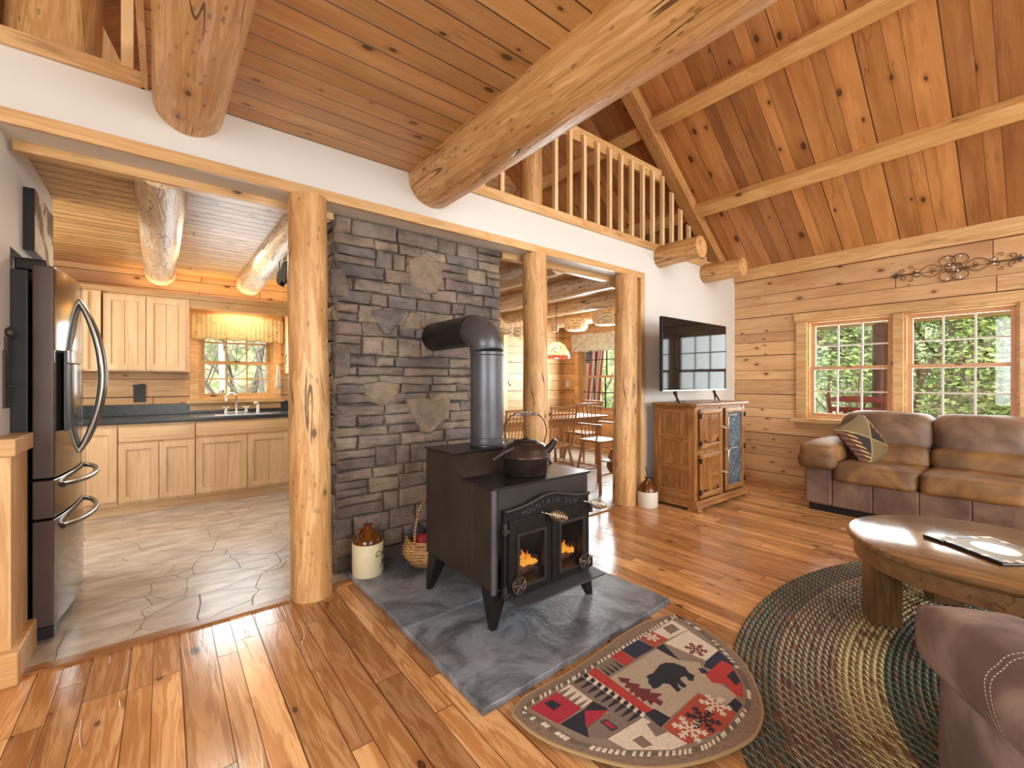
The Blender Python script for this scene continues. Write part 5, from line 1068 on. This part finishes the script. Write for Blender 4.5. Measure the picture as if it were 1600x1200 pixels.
for p in me.polygons: p.use_smooth = True
# ================================================================ BEAR MAT
MZ = .03
def zp(x, y): w = at(800 + x / 4, 950 + y / 4, z=MZ); return (w.x, w.y)
outer = [(803, 1108), (815, 1090), (830, 1080), (905, 1038), (985, 982), (1030, 963), (1052, 960), (1090, 975), (1140, 1010), (1172, 1050), (1190, 1100), (1185, 1135), (1160, 1160), (1090, 1187), (1000, 1196), (900, 1172), (840, 1146), (806, 1118)]
mo = [(at(x, y, z=MZ).x, at(x, y, z=MZ).y) for x, y in outer]
def smooth_poly(P_, n=6):
    out = []; m_ = len(P_)
    for i in range(m_):
        p0, p1, p2, p3 = [Vector(P_[(i + q) % m_]) for q in (-1, 0, 1, 2)]
        for k in range(n): t = k / n; out.append(tuple(.5 * ((2 * p1) + (p2 - p0) * t + (2 * p0 - 5 * p1 + 4 * p2 - p3) * t * t + (3 * p1 - p0 - 3 * p2 + p3) * t ** 3)))
    return out
mo = smooth_poly(mo); mt = thing('bear_mat', 'half round lodge mat with black bear and red pine patterns beside the hearth', 'mat', (1.6, 1.1, .0))
ml = lambda p: (p[0] - 1.6, p[1] - 1.1)
pile = plain('brown_mat_pile', '85705f', .95, var=.18, scale=90, bump=.004)
b = B(); b.prism([ml(p) for p in mo], 'z', .016, .026); b.build('mat_base', pile, mt, bevel=.004)
b = B(); b.tube([(*ml(p), .021) for p in mo], .006, 6, closed=True); b.build('edge_binding', plain('tan_binding', 'a68a5e', .8), mt, smooth=True)
cols_ = {'t': '8b7c6c', 'c': 'b0a28c', 'k': '262830', 'n': '2b3040', 'r': 'b13a35', 'm': '6e2f33', 'w': 'd6cab4', 'p': 'a82c3c', 'u': 'aa4a35', 'b': '7d6e60'}
ck = list(cols_); mats_ = [plain('mat_yarn_' + {'t': 'taupe', 'c': 'stone', 'k': 'black', 'n': 'navy', 'r': 'red', 'm': 'maroon', 'w': 'cream', 'p': 'crimson', 'u': 'rust', 'b': 'brown'}[c], cols_[c], .95, var=.16, scale=160, bump=.002) for c in ck]
shapes = [('t', [(95, 620), (1000, 65), (1100, 100), (1230, 190), (1380, 350), (1465, 500), (1440, 640), (1250, 822), (1050, 885), (700, 888), (400, 822)]),
 ('c', [(600, 440), (905, 250), (1040, 320), (1170, 335), (1220, 420), (1410, 540), (1345, 600), (1165, 525), (980, 680), (870, 620)]),
 ('r', [(470, 400), (520, 365), (880, 630), (835, 655)]), ('w', [(435, 424), (470, 400), (835, 655), (815, 678)]), ('b', [(365, 465), (435, 424), (815, 678), (740, 735)]),
 ('w', [(290, 520), (360, 470), (505, 575), (435, 620)]), ('p', [(110, 620), (280, 520), (435, 620), (290, 720)]), ('k', [(200, 590), (250, 568), (310, 600), (260, 635)]),
 ('k', [(300, 720), (455, 625), (505, 575), (600, 625), (520, 700), (520, 745), (480, 805)]), ('b', [(470, 740), (600, 650), (740, 735), (600, 810), (480, 805)]), ('p', [(455, 635), (600, 635), (540, 690), (460, 740)]),
 ('k', [(548, 705), (590, 688), (665, 745), (625, 765)]), ('p', [(565, 708), (592, 698), (650, 742), (625, 752)]),
 ('w', [(600, 812), (820, 680), (930, 742), (1095, 840), (1000, 880), (720, 880)]), ('b', [(840, 720), (900, 700), (970, 770), (900, 800)]), ('b', [(750, 820), (810, 790), (880, 850), (820, 870)]),
 ('k', [(830, 655), (890, 625), (990, 680), (930, 742)]), ('u', [(945, 740), (1165, 525), (1405, 650), (1330, 750), (1105, 845)]),
 ('w', [(955, 215), (1100, 135), (1290, 260), (1215, 325), (1040, 250)]), ('u', [(800, 185), (880, 145), (975, 190), (890, 245)]), ('w', [(880, 145), (1000, 72), (1100, 130), (975, 190)]), ('b', [(940, 120), (1000, 95), (1050, 130), (990, 160)]),
 ('n', [(680, 255), (790, 195), (890, 245), (770, 312)]), ('r', [(615, 298), (680, 260), (765, 320), (710, 358)]), ('b', [(530, 345), (610, 300), (705, 358), (600, 420)]), ('k', [(900, 245), (945, 220), (1045, 320), (980, 290)]),
 ('n', [(1200, 360), (1215, 325), (1290, 262), (1400, 365), (1330, 340), (1250, 380)]), ('n', [(1165, 370), (1200, 375), (1240, 410), (1180, 400)]), ('r', [(1210, 410), (1310, 325), (1370, 350), (1440, 470), (1445, 560), (1400, 540), (1330, 470), (1250, 460)]),
 ('k', [(1340, 420), (1385, 385), (1430, 455), (1400, 480)]), ('k', [(1345, 600), (1395, 560), (1440, 600), (1405, 650)]),
 ('k', [(840, 425), (850, 415), (880, 405), (925, 350), (960, 338), (1010, 340), (1080, 365), (1105, 400), (1140, 418), (1132, 452), (1105, 448), (1085, 420), (1050, 430), (1060, 455), (1090, 478), (1080, 495), (1055, 485), (1035, 462), (1040, 490), (1058, 505), (1035, 520), (1005, 490), (985, 470), (945, 465), (915, 492), (880, 500), (870, 480), (850, 460), (855, 440)]),
 ('m', [(665, 428), (740, 440), (725, 460), (800, 475), (790, 495), (870, 505), (860, 525), (938, 532), (905, 558), (945, 582), (930, 606), (885, 580), (868, 604), (845, 570), (815, 580), (800, 550), (770, 552), (765, 520), (735, 525), (740, 495), (705, 492), (715, 465), (680, 458)])]
b = B()
def inlay(poly, z, key):
    b.cur = ck.index(key); pts = [ml(p) for p in poly]; b.prism(pts, 'z', .022, z)
for i, (key, pl_y) in enumerate(shapes): inlay([zp(*p) for p in pl_y], .0262 + .00005 * i, key)
for i in range(9):
    t0, t1 = i / 9, (i + .62) / 9; A0, A1 = Vector((435, 424)), Vector((815, 678)); C0 = Vector((365, 465)); C1 = Vector((740, 735)); p, q = A0.lerp(A1, t0), A0.lerp(A1, t1); m_ = C0.lerp(C1, (t0 + t1) / 2)
    inlay([zp(*p), zp(*q), zp(*q.lerp(m_, .8)), zp(*p.lerp(m_, .8))], .0281, 'k')
    P0_, P1_ = Vector((452, 412)).lerp(Vector((826, 666)), t0), Vector((452, 412)).lerp(Vector((826, 666)), t0 + .05); inlay([zp(*(P0_ + Vector((-8, 8)))), zp(P0_.x + 12, P0_.y - 10), zp(P1_.x + 10, P1_.y - 4), zp(P1_.x - 8, P1_.y + 12)], .0282, 'k')
for i in range(4):
    p = Vector((290, 520)).lerp(Vector((435, 620)), (i + .2) / 4); q = Vector((290, 520)).lerp(Vector((435, 620)), (i + .8) / 4); m_ = (p + q) / 2 + Vector((62, -42)); inlay([zp(*p), zp(*q), zp(*m_)], .0281, 'b')
    p = Vector((600, 420)).lerp(Vector((705, 358)), (i + .1) / 4); q = Vector((600, 420)).lerp(Vector((705, 358)), (i + .6) / 4); m_ = (p + q) / 2 + Vector((-55, -42)); inlay([zp(*p), zp(*q), zp(*m_)], .0281, 'k')
def flake(cxp, cyp, r, key):
    c_ = Vector(zp(cxp, cyp))
    for k in range(6):
        a = k * PI / 3; d = Vector((math.cos(a), math.sin(a))); e = Vector((-d.y, d.x)); w = r * .07
        inlay([tuple(c_ + d * r * .08 - e * w), tuple(c_ + d * r - e * w), tuple(c_ + d * r + e * w), tuple(c_ + d * r * .08 + e * w)], .0283, key)
        for s_ in (-1, 1):
            for h in (.45, .75): p = c_ + d * r * h; q = p + (d + e * s_ * 1.2).normalized() * r * .28; inlay([tuple(p), tuple(q), tuple(q - d * w * 2), tuple(p - d * w * 2)], .0284, key)
flake(1195, 690, .062, 'k'); flake(1110, 752, .06, 'w'); flake(1270, 600, .058, 'w'); flake(1150, 255, .05, 'm'); flake(875, 180, .035, 'w')
b.build('woven_picture', mats_, mt)
rope = smooth_poly([zp(*p) for p in [(85, 622), (380, 440), (700, 240), (1000, 58), (1050, 62), (1110, 95), (1235, 182), (1388, 345), (1475, 500), (1450, 650), (1260, 835), (1050, 898), (700, 902), (400, 838), (200, 720)]], 8)
b = B(); L_ = 0; 
for i in range(len(rope)):
    p, q = Vector(rope[i]), Vector(rope[(i + 1) % len(rope)]); n_ = max(1, int((q - p).length / .011)); d = (q - p).normalized(); e = Vector((-d.y, d.x))
    for k in range(n_):
        c_ = p.lerp(q, k / n_); b.cur = (int(L_ / .0105)) % 2; L_ += (q - p).length / n_
        b.add([(*ml(c_ + e * s1 * .007 + d * (s2 * .0055 + s1 * .004)), z_) for z_ in (.024, .0305) for (s1, s2) in ((-1, -1), (1, -1), (1, 1), (-1, 1))], [(0, 1, 2, 3), (4, 5, 6, 7), (0, 1, 5, 4), (1, 2, 6, 5), (2, 3, 7, 6), (3, 0, 4, 7)])
b.build('rope_border', [mats_[ck.index('w')], plain('rope_dark_yarn', '6d6252', .95)], mt)  # darker yarn alternates with cream along the twisted rope
# the mat lies on the floor and overlaps the rug edge
# ================================================================ IRON SCROLL ON THE WALL
ws = thing('wall_scroll', 'long wrought iron scroll with glass beads on the pine wall over the windows', 'wall decoration', (XR - .004, .665, 2.40))
rust = plain('bronzed_iron', '5b3d2a', .4, .5, var=.3, scale=30); b = B()
def spiral(c, r, a0, turns, dr=.75, s=1): return [(-.014, c[0] + r * (1 - dr * t / 20) * math.cos(a0 + s * turns * 2 * PI * t / 20), c[1] + r * (1 - dr * t / 20) * math.sin(a0 + s * turns * 2 * PI * t / 20)) for t in range(21)]
for s in (-1, 1):
    for v in (-1, 1):
        b.tube([(-.014, s * (.08 + .17 * t), v * .06 * math.sin(PI * t) ** .8) for t in [k / 16 for k in range(17)]], .0035, 6)
        b.tube(spiral((s * .285, v * .022), .026, PI / 2 if s > 0 else PI / 2, .9, .7, s * v), .003, 6); b.tube(spiral((s * .385, v * .036), .03, -PI / 2, 1.1, .75, s * v), .0035, 6)
        b.tube(spiral((s * .315, v * .062), .02, 0, .9, .7, v), .003, 6); b.tube(spiral((s * .15, v * .018), .022, PI, .9, .7, v), .003, 6)
        b.tube([(-.014, s * .045 + .058 * math.cos(a), v * .075 + .052 * math.sin(a)) for a in [2 * PI * k / 20 for k in range(20)]], .0035, 6, closed=True)
        b.tube(spiral((s * .035, v * .03), .028, 0, .8, .6, s), .003, 6)
    b.tube([(-.014, s * .25, .0), (-.014, s * .43, 0)], .004, 6)
b.tube([(-.014, .06 * math.cos(a), .045 * math.sin(a)) for a in [2 * PI * k / 20 for k in range(20)]], .003, 6, closed=True)
b.build('iron_scrolls', rust, ws, smooth=True)
for s in (-1, 1):
    y = s * .44; b = B(); b.prism([(y + s * .035, 0), (y, .014), (y - s * .03, .0), (y, -.014)], 'x', -.02, -.008)
    for v in (-1, 1): b.prism([(y - s * .03, 0), (y - s * .01, v * .03), (y + s * .008, v * .034), (y - s * .008, v * .012)], 'x', -.018, -.01)
    b.build('fleur_finial', M['ink'], ws)
b = B()
for (y, z) in ((0, 0), (.045, .105), (-.045, .105), (.045, -.105), (-.045, -.105), (.03, .035), (-.03, -.035), (.27, .02), (.27, -.02), (-.27, .02), (-.27, -.02)): b.lathe([(.0001, -.011), (.009, -.005), (.009, .005), (.0001, .011)], (-.02, y, z), 10)
b.build('glass_beads', plain('clear_beads', 'dfe6e2', .05), ws, smooth=True)
# ================================================================ OUTSIDE
struct('ground', B().box(-40, 45, -40, 45, -4.6, -4.5), M['grass'])
b = B(); nu, nv = 96, 14
for j in range(nv + 1):
    for i in range(nu + 1):
        a = -PI * .35 + 1.15 * PI * i / nu; f = j / nv; r = 19 + 11 * f + 1.2 * noise.noise(Vector((i * .3, j * .5, 0))); b.v.append((3 + r * math.cos(a), 2 + r * math.sin(a), -4.7 + 19 * f + 1.2 * noise.noise(Vector((i * .25, j * .4, 5)))))
for j in range(nv):
    for i in range(nu): k = j * (nu + 1) + i; b.f.append((k, k + 1, k + nu + 2, k + nu + 1)); b.mi.append(0)
struct('hillside', b, M['hill'], smooth=True)
struct('porch_floor', B().box(XR + .2, 8.7, -4, 4.2, -.12, -.02), M['piney'])
struct('porch_ceiling', B().add([(XR + .2, -4, 2.62), (8.8, -4, 2.34), (8.8, 4.2, 2.34), (XR + .2, 4.2, 2.62), (XR + .2, -4, 2.72), (8.8, -4, 2.44), (8.8, 4.2, 2.44), (XR + .2, 4.2, 2.72)], [(0, 1, 2, 3), (4, 5, 6, 7), (0, 1, 5, 4), (1, 2, 6, 5), (2, 3, 7, 6), (3, 0, 4, 7)]), M['porch'])
struct('porch_beam', B().box(8.35, 8.5, -4, 4.2, 2.12, 2.37), M['porch'])
log('porch_post', (8.42, 1.68, -.1), (8.42, 1.68, 2.13), .125, .115, wood('brown_porch_log', rgb('6e4526'), rgb('553318'), rgb('35200f'), along='z', rough=.5), 'dark brown log porch post outside the left living room window', 'post', 21)
rk = thing('rocking_chair', 'dark red rocking chair back on the porch outside the left window', 'chair', (7.25, 1.62, -.02), -PI / 2)
for s in (-1, 1):
    B().tube([(s * .27, -.20, .12), (s * .275, -.27, .6), (s * .285, -.42, 1.12)], .022, 10).build('back_post', M['rocker'], rk, smooth=True); B().lathe([(.0, 0), (.022, 0), (.014, .012), (.032, .035), (.02, .06), (0, .068)], (s * .285, -.42, 1.12), 14).build('finial', M['rocker'], rk, smooth=True)
    B().tube([(s * .25, .22, .06), (s * .25, .22, .62)], .02, 10).build('front_post', M['rocker'], rk, smooth=True); B().box(s * .28 - .04, s * .28 + .04, -.3, .28, .62, .64).build('armrest', M['rocker'], rk, bevel=.006)
    B().tube([(s * .25, -.55 + 1.0 * t, .03 + .18 * (t - .5) ** 2) for t in [k / 10 for k in range(11)]], .018, 8).build('rocker_runner', M['rocker'], rk, smooth=True)
B().box(-.27, .27, -.22, .24, .40, .43).build('seat', M['rocker'], rk, bevel=.006)
b = B(); pl2 = [(-.27, 0), (.27, 0)] + [(.27 * math.cos(a), .03 + .05 * math.sin(a)) for a in [PI * k / 10 for k in range(11)]]; 
m = Matrix.Translation((0, -.40, 1.03)) @ Matrix.Rotation(.28, 4, 'X'); b.prism(pl2, 'y', -.012, .012); b.v = [tuple(m @ Vector(v)) for v in b.v]; b.build('crest_rail', M['rocker'], rk, bevel=.003)
m = Matrix.Translation((0, -.375, .93)) @ Matrix.Rotation(.28, 4, 'X'); B().box(-.27, .27, -.012, .012, -.03, .03, m).build('mid_rail', M['rocker'], rk, bevel=.003)
for k in range(6): u = -.2 + .08 * k; B().box(u - .018, u + .018, -.008, .008, 0, .50, Matrix.Translation((0, -.235, .44)) @ Matrix.Rotation(.28, 4, 'X')).build('slat', M['rocker'], rk)
def tree(x, y, h, bark, leaf, nl, label, seed, levels=4, spread=.55, ls=.07, group='trees outside the windows', zb=-4.5, lean=0, r0=None):
    random.seed(seed); b = B(); tips = []
    def br(p, d, L, r, lv):
        pts = [p]; q = p; dd = d.copy(); n_ = 4
        for k in range(n_):
            dd = (dd + Vector((random.uniform(-.16, .16), random.uniform(-.16, .16), random.uniform(-.05, .12)))).normalized(); q = q + dd * L / n_; pts.append(q)
        b.tube(pts, [r * (1 - .45 * k / n_) for k in range(n_ + 1)], 6 if lv < 2 else 4, caps=False)
        if lv >= 2: tips.extend(pts[1:])
        if lv >= levels: return
        for k in range(4 if lv < 3 else 3):
            t = random.uniform(.35, 1); i_ = min(n_ - 1, int(t * n_)); s_ = pts[i_].lerp(pts[i_ + 1], t * n_ - i_ if t < 1 else 1); a = random.uniform(0, 2 * PI); e = dd.orthogonal().normalized(); e = Matrix.Rotation(a, 3, dd) @ e
            br(s_, (dd * (1 - spread) + e * spread + Vector((0, 0, .12))).normalized(), L * random.uniform(.45, .72), r * .5, lv + 1)
    br(Vector((0, 0, 0)), Vector((lean, 0, 1)).normalized(), h * .55, r0 or h * .018, 0)
    t = thing('tree', label, 'tree', (x, y, zb), 0, group); b.build('trunk_and_branches', bark, t, smooth=True)
    if nl:
        f = B(); rr = random.Random(seed)
        for _ in range(nl):
            p = rr.choice(tips) + Vector((rr.gauss(0, .22), rr.gauss(0, .22), rr.gauss(0, .16))); u = Vector((rr.gauss(0, 1), rr.gauss(0, 1), rr.gauss(0, .5))).normalized() * ls * rr.uniform(.5, 1.3); w = u.orthogonal().normalized() * u.length * .5; f.add([p - u, p + w, p + u, p - w], [(0, 1, 2, 3)])
        f.build('foliage', leaf, t)
    return t
TR_ = [(11.5, 1.6, 11, 1), (13.2, 2.2, 13, 1), (12.6, .7, 12, 1), (14.5, 1.2, 14, 1), (15.5, 3.1, 14, 1), (11.2, 3.4, 10, 0), (12.4, 4.4, 12, 2), (14.6, 4.9, 13, 2), (11.4, 2.5, 9, 0), (14.6, -.9, 12, 1), (12.9, -.4, 11, 1),
       (11.5, 8.8, 11, 2), (12.0, 10.6, 12, 1), (14, 9.9, 13, 2), (10.2, 9.6, 10, 0), (1.1, 10.5, 10, 0), (2.0, 12.0, 12, 0), (.5, 12.6, 12, 0), (1.6, 14.5, 14, 0), (.1, 10.9, 11, 0), (2.6, 14, 13, 0)]
def treepx(t): return (t[0] * RT[0] + t[1] * RT[1]) / (t[0] * FW[0] + t[1] * FW[1])
ORD = ['leftmost', 'second from the left', 'third from the left', 'fourth from the left', 'fifth from the left', 'sixth from the left', 'seventh from the left']
for i, tt in enumerate(TR_):
    x, y, h, kind = tt; nm_ = [('bare branching tree', None, 0), ('dense green leafed tree', 'leafa' if i % 2 else 'leafb', 15000), ('sparse pale green budding tree', 'leafa', 3500)][kind]
    reg = lambda q: 2 if q[0] < 9 else (0 if q[1] < 6 else 1); wh = ['beyond the porch', 'outside the flag window', 'outside the kitchen sink window'][reg(tt)]
    same = sorted([q for q in TR_ if q[3] == kind and reg(q) == reg(tt)], key=treepx); lb = '%s %s' % (nm_[0], wh) + (', %s of them' % ORD[same.index(tt)] if len(same) > 1 else '')
    tree(x, y, h, M['bark'] if i % 3 else M['barkd'], M[nm_[1]] if nm_[1] else None, nm_[2], lb, 100 + i, ls=.06, group='trees seen ' + wh, r0=.03 + .005 * h)
